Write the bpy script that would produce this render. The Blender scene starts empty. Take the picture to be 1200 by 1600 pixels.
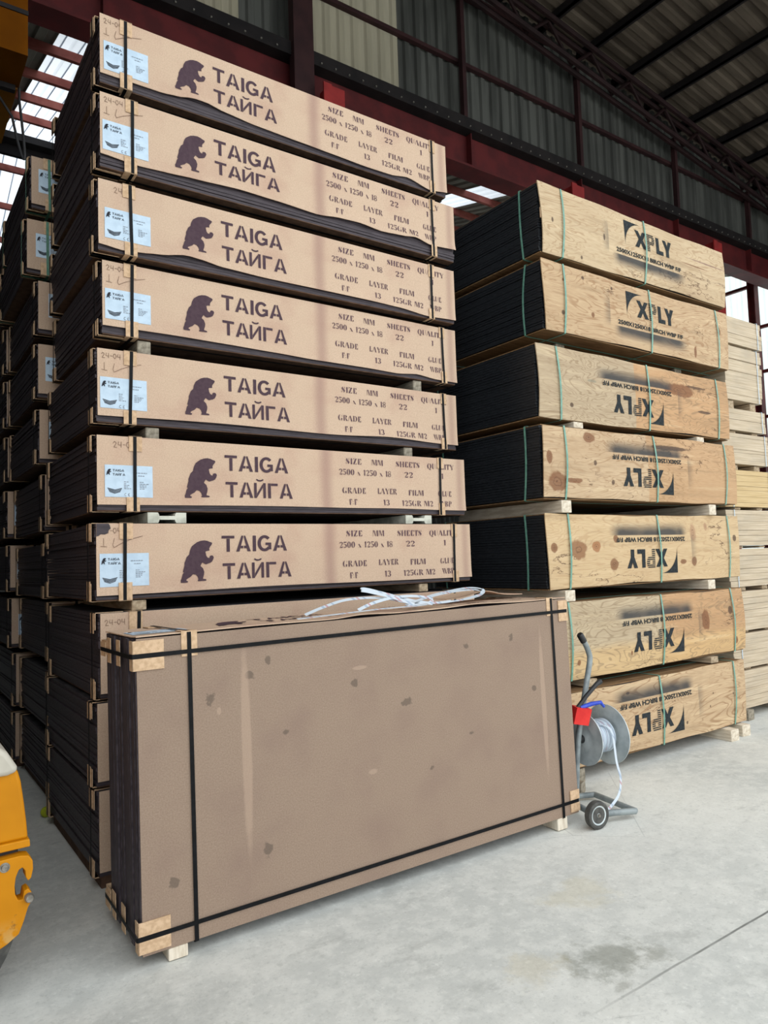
import bpy, math, random
from mathutils import Vector, Matrix

sc = bpy.context.scene
col = sc.collection
R = math.radians

# ------------------------------------------------------------------ camera
cam = bpy.data.cameras.new('camera')
cam.sensor_fit = 'HORIZONTAL'
cam.sensor_width = 36.0
cam.lens = 36.0 * 1134.33 / 1200.0
cam.clip_end = 300
co = bpy.data.objects.new('camera', cam)
col.objects.link(co)
_yaw, _pit, _roll = R(35.09), R(3.79), R(-1.87)
_rt = Vector((math.cos(_yaw), -math.sin(_yaw), 0))
_fh = Vector((math.sin(_yaw), math.cos(_yaw), 0))
_fw = _fh * math.cos(_pit) + Vector((0, 0, math.sin(_pit)))
_up = -_fh * math.sin(_pit) + Vector((0, 0, math.cos(_pit)))
_r2 = _rt * math.cos(_roll) - _up * -math.sin(_roll) * -1
_u2 = _up * math.cos(_roll) + _rt * math.sin(_roll) * -1
_r2 = _rt * math.cos(_roll) + _up * math.sin(_roll)
co.matrix_world = Matrix((( _r2.x, _u2.x, -_fw.x, 0.0),
                          ( _r2.y, _u2.y, -_fw.y, 0.0),
                          ( _r2.z, _u2.z, -_fw.z, 1.574),
                          (0, 0, 0, 1)))
sc.camera = co

# ------------------------------------------------------------------ daylight and exposure
w = bpy.data.worlds.new('overcast_sky')
sc.world = w
w.use_nodes = True
bg = w.node_tree.nodes['Background']
bg.inputs[0].default_value = (0.93, 0.97, 1.0, 1)
bg.inputs[1].default_value = 1.0
pl_ = bpy.data.lights.new('door_portal', 'AREA')          # guides the sampling of the sky seen through the open front
pl_.shape = 'RECTANGLE'; pl_.size = 21.6; pl_.size_y = 11.2
pl_.cycles.is_portal = True
po = bpy.data.objects.new('door_portal', pl_)
col.objects.link(po)
po.location = (9.15, .62, 5.6)
po.rotation_euler = (R(90), 0, 0)
sc.view_settings.view_transform = 'Standard'
sc.view_settings.look = 'None'
sc.view_settings.gamma = 1
sc.view_settings.exposure = 1.22
sc.view_settings.use_curve_mapping = False
sc.cycles.use_denoising = True
sc.cycles.max_bounces = 8
sc.cycles.diffuse_bounces = 5

# ------------------------------------------------------------------ helpers
def lin(r, g, b):
    f = lambda c: c / 12.92 if c <= .04045 else ((c + .055) / 1.055) ** 2.4
    return (f(r / 255), f(g / 255), f(b / 255), 1)

class NT:
    def __init__(s, name):
        s.m = bpy.data.materials.new(name); s.m.use_nodes = True
        s.t = s.m.node_tree; s.b = s.t.nodes['Principled BSDF']
        s.tc = s.t.nodes.new('ShaderNodeTexCoord')
    def n(s, typ, ins=(), **kw):
        d = s.t.nodes.new(typ)
        for k, v in kw.items(): setattr(d, k, v)
        for k, v in (ins.items() if isinstance(ins, dict) else enumerate(ins)):
            if v is None: continue
            s.put(d.inputs[k], v)
        return d
    def put(s, sock, v):
        if isinstance(v, bpy.types.NodeSocket): s.t.links.new(v, sock)
        elif isinstance(v, bpy.types.Node): s.t.links.new(v.outputs[0], sock)
        else: sock.default_value = v
    def math(s, op, a, b=None, clamp=False):
        return s.n('ShaderNodeMath', [a, b], operation=op, use_clamp=clamp).outputs[0]
    def mul(s, a, b): return s.math('MULTIPLY', a, b)
    def add(s, a, b): return s.math('ADD', a, b)
    def rng(s, v, a, b, c=0., d=1.):
        return s.n('ShaderNodeMapRange', {0: v, 1: a, 2: b, 3: c, 4: d}, interpolation_type='SMOOTHSTEP').outputs[0]
    def mix(s, f, a, b):
        d = s.n('ShaderNodeMix', data_type='RGBA')
        s.put(d.inputs[0], f); s.put(d.inputs[6], a); s.put(d.inputs[7], b)
        return d.outputs[2]
    def obj(s, scale=(1, 1, 1), loc=(0, 0, 0)):
        return s.n('ShaderNodeMapping', {0: s.tc.outputs['Object'], 1: loc, 3: scale}).outputs[0]
    def noise(s, scale, detail=3, vec=None, rough=.55, dist=0.):
        d = s.n('ShaderNodeTexNoise', {'Vector': vec if vec is not None else s.tc.outputs['Object'], 'Scale': scale,
                'Detail': detail, 'Roughness': rough, 'Distortion': dist})
        return d.outputs[0]
    def xyz(s):
        d = s.n('ShaderNodeSeparateXYZ', [s.tc.outputs['Object']])
        return d.outputs
    def bump(s, h, strength=.3, dist=.01):
        b = s.n('ShaderNodeBump', {'Height': h, 'Strength': strength, 'Distance': dist})
        s.t.links.new(b.outputs[0], s.b.inputs['Normal'])
    def set(s, colour=None, rough=None, metal=None, spec=None):
        if colour is not None: s.put(s.b.inputs['Base Color'], colour)
        if rough is not None: s.put(s.b.inputs['Roughness'], rough)
        if metal is not None: s.b.inputs['Metallic'].default_value = metal
        if spec is not None: s.b.inputs['Specular IOR Level'].default_value = spec
        return s.m

def speckled(name, a, b, scale=40, rough=.8, metal=0., bump=0., stretch=(1, 1, 1), spec=.3, detail=4, lo=.35, hi=.65):
    t = NT(name)
    f = t.noise(scale, detail, t.obj(stretch))
    c = t.mix(t.rng(f, lo, hi), a, b)
    if bump: t.bump(f, bump, .004)
    return t.set(c, rough, metal, spec)

M = {}
M['film'] = speckled('film_edges', lin(52, 46, 50), lin(74, 66, 71), 9, .5, stretch=(1, 3, 22), spec=.25)
M['film_black'] = speckled('black_film_edges', lin(24, 26, 29), lin(40, 43, 47), 9, .45, stretch=(1, 3, 18), spec=.45)
M['dust'] = speckled('dusty_film', lin(40, 37, 40), lin(74, 74, 76), 6, .7, spec=.3)
M['ink'] = speckled('stencil_ink', lin(74, 58, 66), lin(80, 64, 71), 60, .85, spec=.1)
M['ink_spec'] = speckled('stencil_ink_thin', lin(86, 66, 74), lin(110, 88, 90), 60, .85, spec=.1)
M['black_paint'] = speckled('black_paint', lin(38, 42, 44), lin(54, 58, 60), 50, .8, spec=.1)
M['strap'] = speckled('black_strap', lin(10, 11, 12), lin(17, 18, 21), 30, .55, spec=.15)
M['green_strap'] = speckled('green_strap', lin(92, 140, 124), lin(112, 160, 142), 30, .4, spec=.5)
M['green_strap_dark'] = speckled('dark_green_strap', lin(70, 118, 98), lin(88, 134, 112), 30, .4, spec=.5)
M['protector'] = speckled('protector_board', lin(186, 156, 124), lin(206, 176, 144), 50, .9, bump=.1, spec=.15)
M['paper'] = speckled('label_paper', lin(176, 197, 214), lin(188, 208, 224), 20, .5, spec=.4)
M['print'] = speckled('label_print', lin(34, 36, 44), lin(52, 54, 62), 60, .7, spec=.2)
M['print_grey'] = speckled('label_small_print', lin(120, 128, 140), lin(146, 154, 164), 60, .7, spec=.2)
M['pencil'] = speckled('pencil', lin(112, 90, 76), lin(134, 110, 92), 60, .8, spec=.2)
M['under'] = speckled('base_board', lin(78, 58, 46), lin(96, 74, 59), 14, .85, spec=.15)
M['ply_base'] = speckled('ply_base', lin(112, 86, 58), lin(138, 108, 76), 4, .8, stretch=(1, 8, 8), spec=.2)
M['bearer'] = speckled('bearer_wood', lin(146, 128, 104), lin(186, 168, 142), 6, .85, stretch=(6, 1, 6), bump=.2, spec=.15)
M['bearer_grey'] = speckled('grey_bearer_wood', lin(120, 112, 98), lin(158, 150, 134), 6, .85, stretch=(6, 1, 6), bump=.2, spec=.15)
M['bearer_pale'] = speckled('pale_bearer_wood', lin(192, 178, 156), lin(222, 212, 194), 6, .85, stretch=(6, 1, 6), bump=.2, spec=.15)
M['hbeam'] = speckled('weathered_beam', lin(168, 168, 154), lin(206, 206, 192), 12, .8, spec=.2)
M['red_steel'] = speckled('red_steel', lin(72, 20, 22), lin(90, 27, 28), 3, .6, spec=.35)
M['red_column'] = speckled('red_column', lin(132, 36, 36), lin(156, 46, 44), 3, .55, spec=.4)
M['truss_steel'] = speckled('truss_steel', lin(32, 19, 20), lin(42, 25, 26), 3, .7, spec=.2)
M['maroon_steel'] = speckled('maroon_steel', lin(42, 22, 24), lin(54, 30, 31), 3, .65, spec=.3)
M['purlin_red'] = speckled('purlin_red', lin(134, 70, 62), lin(160, 92, 82), 3, .7, spec=.25)
M['dark_steel'] = speckled('dark_steel', lin(22, 19, 20), lin(32, 28, 28), 3, .7, spec=.25)
M['wall_metal'] = speckled('dark_sheeting', lin(64, 65, 62), lin(86, 87, 83), 1.2, .7, stretch=(3, 3, .4), spec=.2)
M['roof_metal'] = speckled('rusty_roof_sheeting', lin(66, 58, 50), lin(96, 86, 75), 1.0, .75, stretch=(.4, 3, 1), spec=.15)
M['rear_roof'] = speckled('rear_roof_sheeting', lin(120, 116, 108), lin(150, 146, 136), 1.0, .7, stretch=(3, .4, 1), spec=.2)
M['galv'] = speckled('galvanised', lin(168, 178, 180), lin(198, 206, 206), 9, .42, .05, spec=.45)
M['galv_tube'] = speckled('grey_tube', lin(118, 126, 128), lin(146, 154, 154), 12, .45, .1, spec=.45)
M['rubber'] = speckled('rubber', lin(66, 66, 64), lin(88, 87, 83), 20, .75, spec=.3)
M['black_plastic'] = speckled('black_plastic', lin(22, 22, 24), lin(34, 34, 36), 20, .45, spec=.5)
M['red_plastic'] = speckled('red_plastic', lin(206, 36, 34), lin(222, 50, 44), 10, .45, spec=.4)
M['blue_plastic'] = speckled('blue_plastic', lin(38, 66, 176), lin(56, 88, 200), 10, .4, spec=.4)
M['yellow'] = speckled('yellow_paint', lin(198, 128, 12), lin(218, 148, 26), 3, .45, spec=.4)
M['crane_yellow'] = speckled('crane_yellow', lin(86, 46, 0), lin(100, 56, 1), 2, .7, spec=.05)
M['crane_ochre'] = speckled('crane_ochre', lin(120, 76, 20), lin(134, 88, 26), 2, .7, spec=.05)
M['cream'] = speckled('cream_paint', lin(176, 170, 156), lin(192, 186, 172), 5, .45, spec=.4)
M['bolt'] = speckled('bolt_steel', lin(120, 116, 108), lin(156, 152, 144), 40, .45, .6)
M['lime'] = speckled('lime_green', lin(150, 160, 30), lin(176, 186, 50), 30, .7)

def sheet_mat(name, a, b, transl, frac, rib=0):
    t = NT(name)
    c = t.mix(t.rng(t.noise(1.5, 4, t.obj((4, 4, .5))), .3, .7), a, b)
    t.set(c, .55)
    if rib:
        r_ = t.rng(t.math('ABSOLUTE', t.add(t.math('FRACT', t.mul(t.xyz()[0], 1 / rib)), -.5)), .03, .06)
        transl = t.mix(r_, (.16, .19, .24, 1), transl)
    tr = t.n('ShaderNodeBsdfTranslucent', {0: transl})
    mx = t.n('ShaderNodeMixShader', {0: frac, 1: t.b.outputs[0], 2: tr.outputs[0]})
    t.t.links.new(mx.outputs[0], t.t.nodes['Material Output'].inputs[0])
    return t.m
M['skylight'] = sheet_mat('translucent_skylight', lin(205, 214, 220), lin(225, 232, 236), (.86, .9, .94, 1), .72, .26)
M['fibreglass'] = sheet_mat('aged_fibreglass', lin(84, 79, 62), lin(114, 108, 88), (.42, .39, .29, 1), .3)
M['side_sheet'] = sheet_mat('pale_side_sheet', lin(196, 212, 208), lin(220, 232, 230), (.80, .86, .84, 1), .75)

def board_mat(name, a, b, bands=(), spots=(), bump=.12, purple=lin(170, 132, 116)):
    """brown hardboard; bands = (x, half width, strength) of overspray, spots = scuffs (x, z, rx, rz)"""
    t = NT(name)
    f = t.noise(150, 4, None, .7); g = t.noise(3.2, 3)
    c = t.mix(t.rng(f, .25, .75), a, b)
    c = t.mix(t.mul(t.rng(g, .42, .75), .4), c, purple)
    X = t.xyz()
    for (x, hw, k) in bands:
        d = t.math('ABSOLUTE', t.add(X[0], -x))
        c = t.mix(t.mul(t.rng(d, hw, 0.), k), c, lin(140, 104, 98))
    if spots:
        wob = t.noise(22, 3)
        for (x, z, rx, rz, cc, *kw) in spots:
            kk, wa = kw or (.8, 2.2)
            dx = t.mul(t.add(X[0], -x), 1 / rx); dz = t.mul(t.add(X[1], -z), 1 / rz)
            d = t.math('SQRT', t.add(t.mul(dx, dx), t.mul(dz, dz)))
            d = t.add(d, t.mul(t.add(wob, -.5), wa))
            c = t.mix(t.mul(t.rng(d, 1., .6), kk), c, cc)
    t.bump(t.add(f, t.mul(g, .6)), bump, .004)
    return t.set(c, .82, 0., .2)

M['card'] = board_mat('brown_hardboard', lin(184, 159, 136), lin(206, 180, 156), ((1.36, .07, .5), (2.45, .05, .4)))
M['card_plain'] = board_mat('plain_brown_hardboard', lin(174, 149, 127), lin(196, 171, 148))
dk = lin(96, 84, 74); lt = lin(176, 146, 120)

def wood_mat(name, a, b, dark, seed, sign, x0, z0, split=None, knots=(), contrast=.6, grey=None):
    t = NT(name)
    off = (seed * 3.1, seed, seed * 1.7)
    d_ = lambda q, g=.745: tuple(g * k_ * max(0, .8 * v + .2 * (q[0] * .3 + q[1] * .5 + q[2] * .2)) for v, k_ in zip(q[:3], (1., .955, .92))) + (1,)
    a, b, dark = d_(a), d_(b), d_(dark)
    if split: split = (split[0], d_(split[1]), d_(split[2]))
    n1 = t.noise(1.0, 3, t.obj((1.1, 1, 5.5), off), .55, .7)
    fine = t.noise(4.0, 5, t.obj((2.5, 1, 42), off), .65)
    ring = t.math('SINE', t.mul(n1, 120.))
    ring = t.mul(t.rng(ring, .45, 1.), t.rng(t.noise(1.6, 3, t.obj((1, 1, 2), off)), .25, .55))
    c = t.mix(t.rng(fine, .3, .7), a, b)
    X = t.xyz()
    if split:
        sx, ca, cb = split
        e = t.add(X[0], t.mul(t.noise(3, 2), .0))
        c = t.mix(t.rng(e, sx - .003, sx + .003), c, t.mix(t.rng(fine, .3, .7), ca, cb))
    if grey:
        gz0, gz1, gc = grey
        g = t.mul(t.rng(t.add(X[2], t.mul(t.noise(5, 2, t.obj((.4, 1, 2))), .1)), gz0, gz1), .7)
        c = t.mix(g, c, gc)
    big = t.noise(.9, 3, t.obj((1, 1, 2.2), off))
    st = t.noise(1.2, 5, t.obj((.7, 1, 13), (seed * 5.7, 0, seed * .9)), .7)
    c = t.mix(t.mul(t.rng(st, .5, .72), .5), c, lin(132, 108, 80))
    c = t.mix(t.mul(t.rng(st, .48, .3), .35), c, lin(226, 204, 166))
    c = t.mix(t.mul(ring, min(.95, contrast * 1.45)), c, dark)
    ck = t.math('ABSOLUTE', t.add(t.noise(1.0, 6, t.obj((.9, 1, 3.2), (seed * 2.3, 0, seed)), .6), -.5))
    ckm = t.mul(t.rng(ck, .006, .0015), t.rng(t.noise(1.3, 2, t.obj((1, 1, 2), (seed, 3, seed))), .54, .62))
    c = t.mix(t.mul(ckm, .85), c, lin(84, 56, 38))
    c = t.mix(t.mul(t.rng(big, .5, .8), .35), c, dark)
    wob = t.noise(14, 3)
    for (x, z, rx, rz, kc) in knots:
        dx = t.mul(t.add(X[0], -x), 1 / rx); dz = t.mul(t.add(X[2], -z), 1 / rz)
        d = t.math('SQRT', t.add(t.mul(dx, dx), t.mul(dz, dz)))
        d = t.add(d, t.mul(t.add(wob, -.5), .9))
        c = t.mix(t.mul(t.rng(d, 1.1, .8), .8), c, kc); c = t.mix(t.mul(t.mul(t.rng(d, .6, .2), t.rng(t.math('SINE', t.mul(d, 22.)), .0, 1.)), .6), c, lin(70, 44, 32))
    # black overspray left around the edge of the stencil plate
    av = t.mul(t.add(X[0], -x0), sign); bv = t.mul(t.add(X[2], -z0), sign)
    m = t.mul(t.rng(bv, -.308, -.316), t.rng(bv, -.43, -.33))
    m = t.mul(m, t.mul(t.rng(av, -.18, -.06), t.rng(av, .88, .72)))
    m2 = t.mul(t.rng(av, -.21, -.218), t.rng(av, -.31, -.21))
    m2 = t.mul(m2, t.mul(t.rng(bv, -.34, -.27), t.rng(bv, -.02, -.16)))
    smoke = t.add(.5, t.mul(t.noise(2.5, 3), .9))
    m = t.math('MINIMUM', t.mul(t.add(m, t.mul(m2, .4)), smoke), .93)
    c = t.mix(m, c, lin(52, 54, 56))
    t.bump(fine, .12, .003)
    return t.set(c, .7, 0., .25)

# ---- mesh builder
class MB:
    def __init__(s): s.v = []; s.f = []; s.mi = []; s.m = 0
    def face(s, pts):
        i = len(s.v); s.v += [tuple(p) for p in pts]; s.f.append(tuple(range(i, i + len(pts)))); s.mi.append(s.m)
    def box(s, x0, y0, z0, x1, y1, z1, bevel=0.):
        b = min(bevel, (x1 - x0) / 2.5, (y1 - y0) / 2.5, (z1 - z0) / 2.5)
        if b <= 0:
            i = len(s.v)
            s.v += [(x0, y0, z0), (x1, y0, z0), (x1, y1, z0), (x0, y1, z0), (x0, y0, z1), (x1, y0, z1), (x1, y1, z1), (x0, y1, z1)]
            for q in ((0, 3, 2, 1), (4, 5, 6, 7), (0, 1, 5, 4), (1, 2, 6, 5), (2, 3, 7, 6), (3, 0, 4, 7)):
                s.f.append(tuple(i + k for k in q)); s.mi.append(s.m)
        else:   # chamfered in plan, plain top and bottom rims
            poly = [(x0 + b, y0), (x1 - b, y0), (x1, y0 + b), (x1, y1 - b), (x1 - b, y1), (x0 + b, y1), (x0, y1 - b), (x0, y0 + b)]
            inn = [(x0 + b, y0 + b), (x1 - b, y0 + b), (x1 - b, y0 + b), (x1 - b, y1 - b), (x1 - b, y1 - b), (x0 + b, y1 - b), (x0 + b, y1 - b), (x0 + b, y0 + b)]
            sh = [(px + (qx - px) * .5, py + (qy - py) * .5) for (px, py), (qx, qy) in zip(poly, inn)]
            rings = [[(p[0], p[1], z0) for p in sh], [(p[0], p[1], z0 + b) for p in poly], [(p[0], p[1], z1 - b) for p in poly], [(p[0], p[1], z1) for p in sh]]
            s.loft(rings)
    def loft(s, rings, closed=True, caps=True):
        i = len(s.v); n = len(rings[0])
        for r in rings: s.v += [tuple(p) for p in r]
        for k in range(len(rings) - 1):
            for j in range(n if closed else n - 1):
                a = i + k * n + j; b = i + k * n + (j + 1) % n
                s.f.append((a, b, b + n, a + n)); s.mi.append(s.m)
        if caps and closed:
            s.f.append(tuple(i + j for j in reversed(range(n)))); s.mi.append(s.m)
            s.f.append(tuple(i + (len(rings) - 1) * n + j for j in range(n))); s.mi.append(s.m)
    def prism(s, poly, axis, a, b):
        """poly 2-D, extruded along axis from a to b"""
        def P(p, t):
            return {0: (t, p[0], p[1]), 1: (p[0], t, p[1]), 2: (p[0], p[1], t)}[axis]
        s.loft([[P(p, a) for p in poly], [P(p, b) for p in poly]])
    def tube(s, pts, r, n=12, caps=True):
        pts = [Vector(p) for p in pts]; rings = []
        rr = r if isinstance(r, (list, tuple)) else [r] * len(pts)
        t0 = (pts[1] - pts[0]).normalized()
        up = Vector((0, 0, 1)) if abs(t0.z) < .9 else Vector((1, 0, 0))
        u = t0.cross(up).normalized()
        for k, p in enumerate(pts):
            t = ((pts[min(k + 1, len(pts) - 1)] - p).normalized() + (p - pts[max(k - 1, 0)]).normalized()).normalized()
            u = (u - t * u.dot(t)).normalized(); v = t.cross(u)
            rings.append([p + u * rr[k] * math.cos(2 * math.pi * j / n) + v * rr[k] * math.sin(2 * math.pi * j / n) for j in range(n)])
        s.loft(rings, True, caps)
    def ribbon(s, pts, side, wd, th):
        """flat band along pts; side = width direction (vector or list of vectors)"""
        pts = [Vector(p) for p in pts]; rings = []
        for k, p in enumerate(pts):
            t = (pts[min(k + 1, len(pts) - 1)] - pts[max(k - 1, 0)]).normalized()
            sd = Vector(side[k] if isinstance(side, list) else side); sd = (sd - t * sd.dot(t)).normalized()
            nn = t.cross(sd)
            rings.append([p + sd * wd / 2 + nn * th / 2, p - sd * wd / 2 + nn * th / 2, p - sd * wd / 2 - nn * th / 2, p + sd * wd / 2 - nn * th / 2])
        s.loft(rings)
    def lathe(s, prof, c, ax, n=40):
        """profile of (radius, along) turned about the axis ax through c"""
        c = Vector(c); ax = Vector(ax).normalized()
        u = ax.cross(Vector((0, 0, 1)) if abs(ax.z) < .9 else Vector((1, 0, 0))).normalized(); v = ax.cross(u)
        rings = [[c + ax * h + (u * math.cos(2 * math.pi * j / n) + v * math.sin(2 * math.pi * j / n)) * max(r, 1e-4) for j in range(n)] for r, h in prof]
        s.loft(rings)
    def build(s, name, mat, parent=None, smooth=False, loc=None):
        me = bpy.data.meshes.new(name)
        me.from_pydata(s.v, [], s.f)
        ms = mat if isinstance(mat, (list, tuple)) else [mat]
        for m in ms: me.materials.append(m)
        if len(ms) > 1: me.polygons.foreach_set('material_index', s.mi)
        if smooth:
            me.polygons.foreach_set('use_smooth', [True] * len(me.polygons))
        me.update()
        o = bpy.data.objects.new(name, me); col.objects.link(o)
        if parent is not None: o.parent = parent
        if loc is not None: o.location = loc
        if smooth:
            try: me.set_sharp_from_angle(angle=R(40))
            except Exception: pass
        return o

def tag(o, label=None, cat=None, group=None, kind=None):
    if label: o['label'] = label
    if cat: o['category'] = cat
    if group: o['group'] = group
    if kind: o['kind'] = kind
    return o
def empty(name, loc, label, cat, group=None, rot=(0, 0, 0)):
    o = bpy.data.objects.new(name, None); col.objects.link(o)
    o.empty_display_size = .1
    o.location = loc; o.rotation_euler = rot
    return tag(o, label, cat, group)
def struct(mb, name, mat, smooth=False):
    return tag(mb.build(name, mat, None, smooth), kind='structure')

# ------------------------------------------------------------------ lettering
def arc(cx, cy, rx, ry, a0, a1, tx, ty, n=14):
    """curved stroke as one polygon; tx, ty = stroke thickness at the sides and at top / bottom"""
    o = []; i = []
    for k in range(n + 1):
        a = R(a0 + (a1 - a0) * k / n)
        o.append((cx + rx * math.cos(a), cy + ry * math.sin(a)))
        i.append((cx + (rx - tx) * math.cos(a), cy + (ry - ty) * math.sin(a)))
    return o + i[::-1]
def rc(x0, y0, x1, y1): return [(x0, y0), (x1, y0), (x1, y1), (x0, y1)]
# bold stencil capitals: (advance, polygons), cap height 1
BOLD = {
 'T': (.86, [rc(.0, .83, .76, 1), rc(.29, 0, .48, .81)]),
 'A': (.96, [[(0, 0), (.2, 0), (.435, .9), (.435, 1), (.33, 1)], [(.69, 0), (.89, 0), (.56, 1), (.475, 1), (.475, .9)], rc(.27, .2, .425, .36), rc(.475, .2, .63, .36)]),
 'I': (.36, [rc(.06, 0, .26, 1)]),
 'G': (.98, [arc(.44, .5, .44, .52, 42, 322, .2, .18, 26), rc(.5, .38, .86, .54), rc(.68, .1, .86, .4)]),
 'Й': (.92, [rc(0, 0, .17, 1), rc(.6, 0, .77, 1), [(.19, .05), (.19, .3), (.58, .95), (.58, .7)], arc(.385, 1.3, .27, .2, 200, 340, .09, .1, 12)]),
 'Г': (.78, [rc(0, 0, .19, 1), rc(.21, .84, .66, 1)]),
}
BOLD['\u0422'] = BOLD['T']; BOLD['\u0410'] = BOLD['A']
# thick-and-thin stencil capitals of the specification lines
def _O(wd, t=.2): return [arc(wd / 2, .5, wd / 2, .52, 100, 260, t, .03), arc(wd / 2, .5, wd / 2, .52, -80, 80, t, .03)]
SPEC = {
 'S': (.62, [[(.05, .78), (.12, .93), (.24, .99), (.22, .86), (.30, .70), (.50, .44), (.53, .25), (.44, .07), (.31, .0), (.34, .14), (.28, .32), (.08, .56)], rc(.43, .7, .49, 1), rc(.04, 0, .1, .3)]),
 'I': (.38, [rc(.1, 0, .29, 1)]),
 'Z': (.66, [[(.02, 0), (.24, 0), (.58, 1), (.36, 1)], [(.02, .7), (.06, 1), (.3, 1), (.3, .95), (.12, .93)], [(.56, .3), (.54, 0), (.3, 0), (.3, .05), (.46, .07)]]),
 'E': (.66, [rc(.1, 0, .29, 1), [(.33, 1), (.54, 1), (.54, .68)], [(.33, 0), (.56, 0), (.56, .34)], rc(.34, .47, .44, .53)]),
 'M': (.98, [rc(.04, 0, .09, 1), [(.11, 1), (.3, 1), (.5, .05), (.42, .0)], rc(.68, 0, .87, 1), [(.5, .1), (.64, 1), (.6, 1), (.48, .2)]]),
 'H': (.84, [rc(.08, 0, .27, 1), rc(.54, 0, .73, 1), rc(.32, .47, .5, .52)]),
 'T': (.66, [rc(.23, 0, .42, 1), [(.02, .68), (.02, 1), (.19, 1)], [(.62, .68), (.62, 1), (.46, 1)]]),
 'Q': (.82, _O(.74) + [[(.3, -.08), (.45, .02), (.68, -.2), (.5, -.2)]]),
 'U': (.8, [rc(.08, .18, .27, 1), arc(.36, .24, .28, .26, 182, 262, .19, .08), rc(.6, .12, .64, 1)]),
 'A': (.82, [[(.52, 0), (.74, 0), (.46, 1), (.3, .98)], [(.03, 0), (.08, 0), (.3, .82), (.27, .9)]]),
 'L': (.64, [rc(.1, 0, .29, 1), [(.33, 0), (.56, 0), (.56, .36)]]),
 'Y': (.8, [[(.02, 1), (.24, 1), (.43, .5), (.3, .42)], rc(.32, 0, .5, .4), [(.48, .52), (.66, 1), (.72, 1), (.52, .48)]]),
 'G': (.82, [arc(.37, .5, .36, .52, 100, 260, .2, .03), rc(.48, .02, .66, .42), rc(.6, .66, .64, 1)]),
 'R': (.8, [rc(.08, 0, .27, 1), arc(.33, .76, .3, .24, -88, 88, .18, .04), [(.34, .48), (.5, .46), (.74, 0), (.54, 0)]]),
 'D': (.82, [rc(.08, 0, .27, 1), arc(.33, .5, .4, .5, -86, 86, .19, .04)]),
 'F': (.62, [rc(.1, 0, .29, 1), [(.33, 1), (.54, 1), (.54, .66)], rc(.33, .46, .45, .52)]),
 'W': (1.06, [[(.02, 1), (.24, 1), (.42, .05), (.34, 0)], [(.42, 1), (.62, 1), (.8, .05), (.7, 0)], [(.82, .1), (.98, 1), (1.02, 1), (.84, 0)]]),
 'P': (.74, [rc(.08, 0, .27, 1), arc(.33, .73, .32, .27, -88, 88, .19, .04)]),
 'B': (.76, [rc(.08, 0, .27, 1), arc(.33, .76, .28, .24, -88, 88, .18, .04), arc(.33, .25, .34, .26, -88, 88, .19, .04)]),
 '0': (.66, _O(.58, .19)),
 '1': (.44, [rc(.14, 0, .31, 1), [(.02, .84), (.12, 1), (.12, .88)]]),
 '2': (.62, [arc(.28, .72, .26, .28, -30, 170, .16, .06), [(.36, .56), (.52, .58), (.2, .2), (.04, .02)], [(.1, 0), (.5, 0), (.54, .3), (.42, .16), (.2, .16)]]),
 '5': (.62, [rc(.08, .52, .12, 1), [(.12, .84), (.5, .84), (.52, 1), (.12, 1)], arc(.26, .31, .28, .31, -150, 110, .17, .06)]),
 '8': (.62, [arc(.28, .76, .25, .25, 8, 352, .11, .05, 20), arc(.28, .26, .28, .27, 8, 352, .15, .05, 20)]),
 '3': (.6, [arc(.25, .75, .25, .26, -80, 160, .16, .06), arc(.25, .26, .28, .28, -160, 84, .17, .06)]),
 'x': (.58, [[(.04, .6), (.2, .6), (.52, 0), (.34, 0)], rc(.04, 0, .1, .06)]),
 '/': (.3, [rc(.05, .1, .12, .24), rc(.05, .5, .12, .64)]),
 ' ': (.42, []),
}
def text_polys(txt, font, x, z, h, width=None):
    adv = sum(font[c][0] for c in txt)
    k = h if width is None else width / (adv - .08)
    out = []
    for c in txt:
        for p in font[c][1]: out.append([(x + q[0] * k, z + q[1] * h) for q in p])
        x += font[c][0] * k
    return out
BEAR = [(175, 1225), (172, 1165), (190, 1130), (215, 1030), (245, 985), (225, 965), (240, 900), (262, 820), (265, 750), (290, 690), (315, 620), (375, 555), (388, 480), (405, 430), (440, 360), (500, 310), (560, 265), (640, 235), (730, 222), (800, 235), (860, 262), (905, 275), (918, 300), (895, 345), (865, 380), (845, 425), (852, 470), (780, 482), (755, 500), (772, 590), (800, 640), (845, 655), (855, 610), (890, 590), (930, 598), (952, 640), (935, 690), (905, 745), (860, 772), (760, 805), (715, 780), (680, 755), (655, 790), (632, 840), (690, 895), (718, 980), (712, 1050), (690, 1120), (688, 1150), (750, 1160), (770, 1180), (750, 1198), (570, 1203), (560, 1180), (580, 1160), (560, 1090), (520, 1045), (455, 1030), (400, 1090), (330, 1130), (300, 1155), (300, 1175), (340, 1195), (325, 1225)]
def bear_polys(x, z, wd, h):
    return [[(x + (p[0] - 172) / 780 * wd, z + (1225 - p[1]) / 1003 * h) for p in BEAR][::-1]]

# ------------------------------------------------------------------ the building
ROOF0, RS = 12.35, -.135
def roof_z(x): return ROOF0 + RS * (x - 8.65) if x >= 0 else ROOF0 + RS * (-8.65) + .135 * x
XL, XR, YF, YW, YB = -1.7, 20., .6, 9.35, 27.
def trapez(n, p, d):
    """corrugation profile: list of (s, depth)"""
    out = []
    for k in range(n):
        b = k * p
        out += [(b, 0), (b + p * .42, 0), (b + p * .52, d), (b + p * .88, d), (b + p * .98, 0)]
    return out

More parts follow.
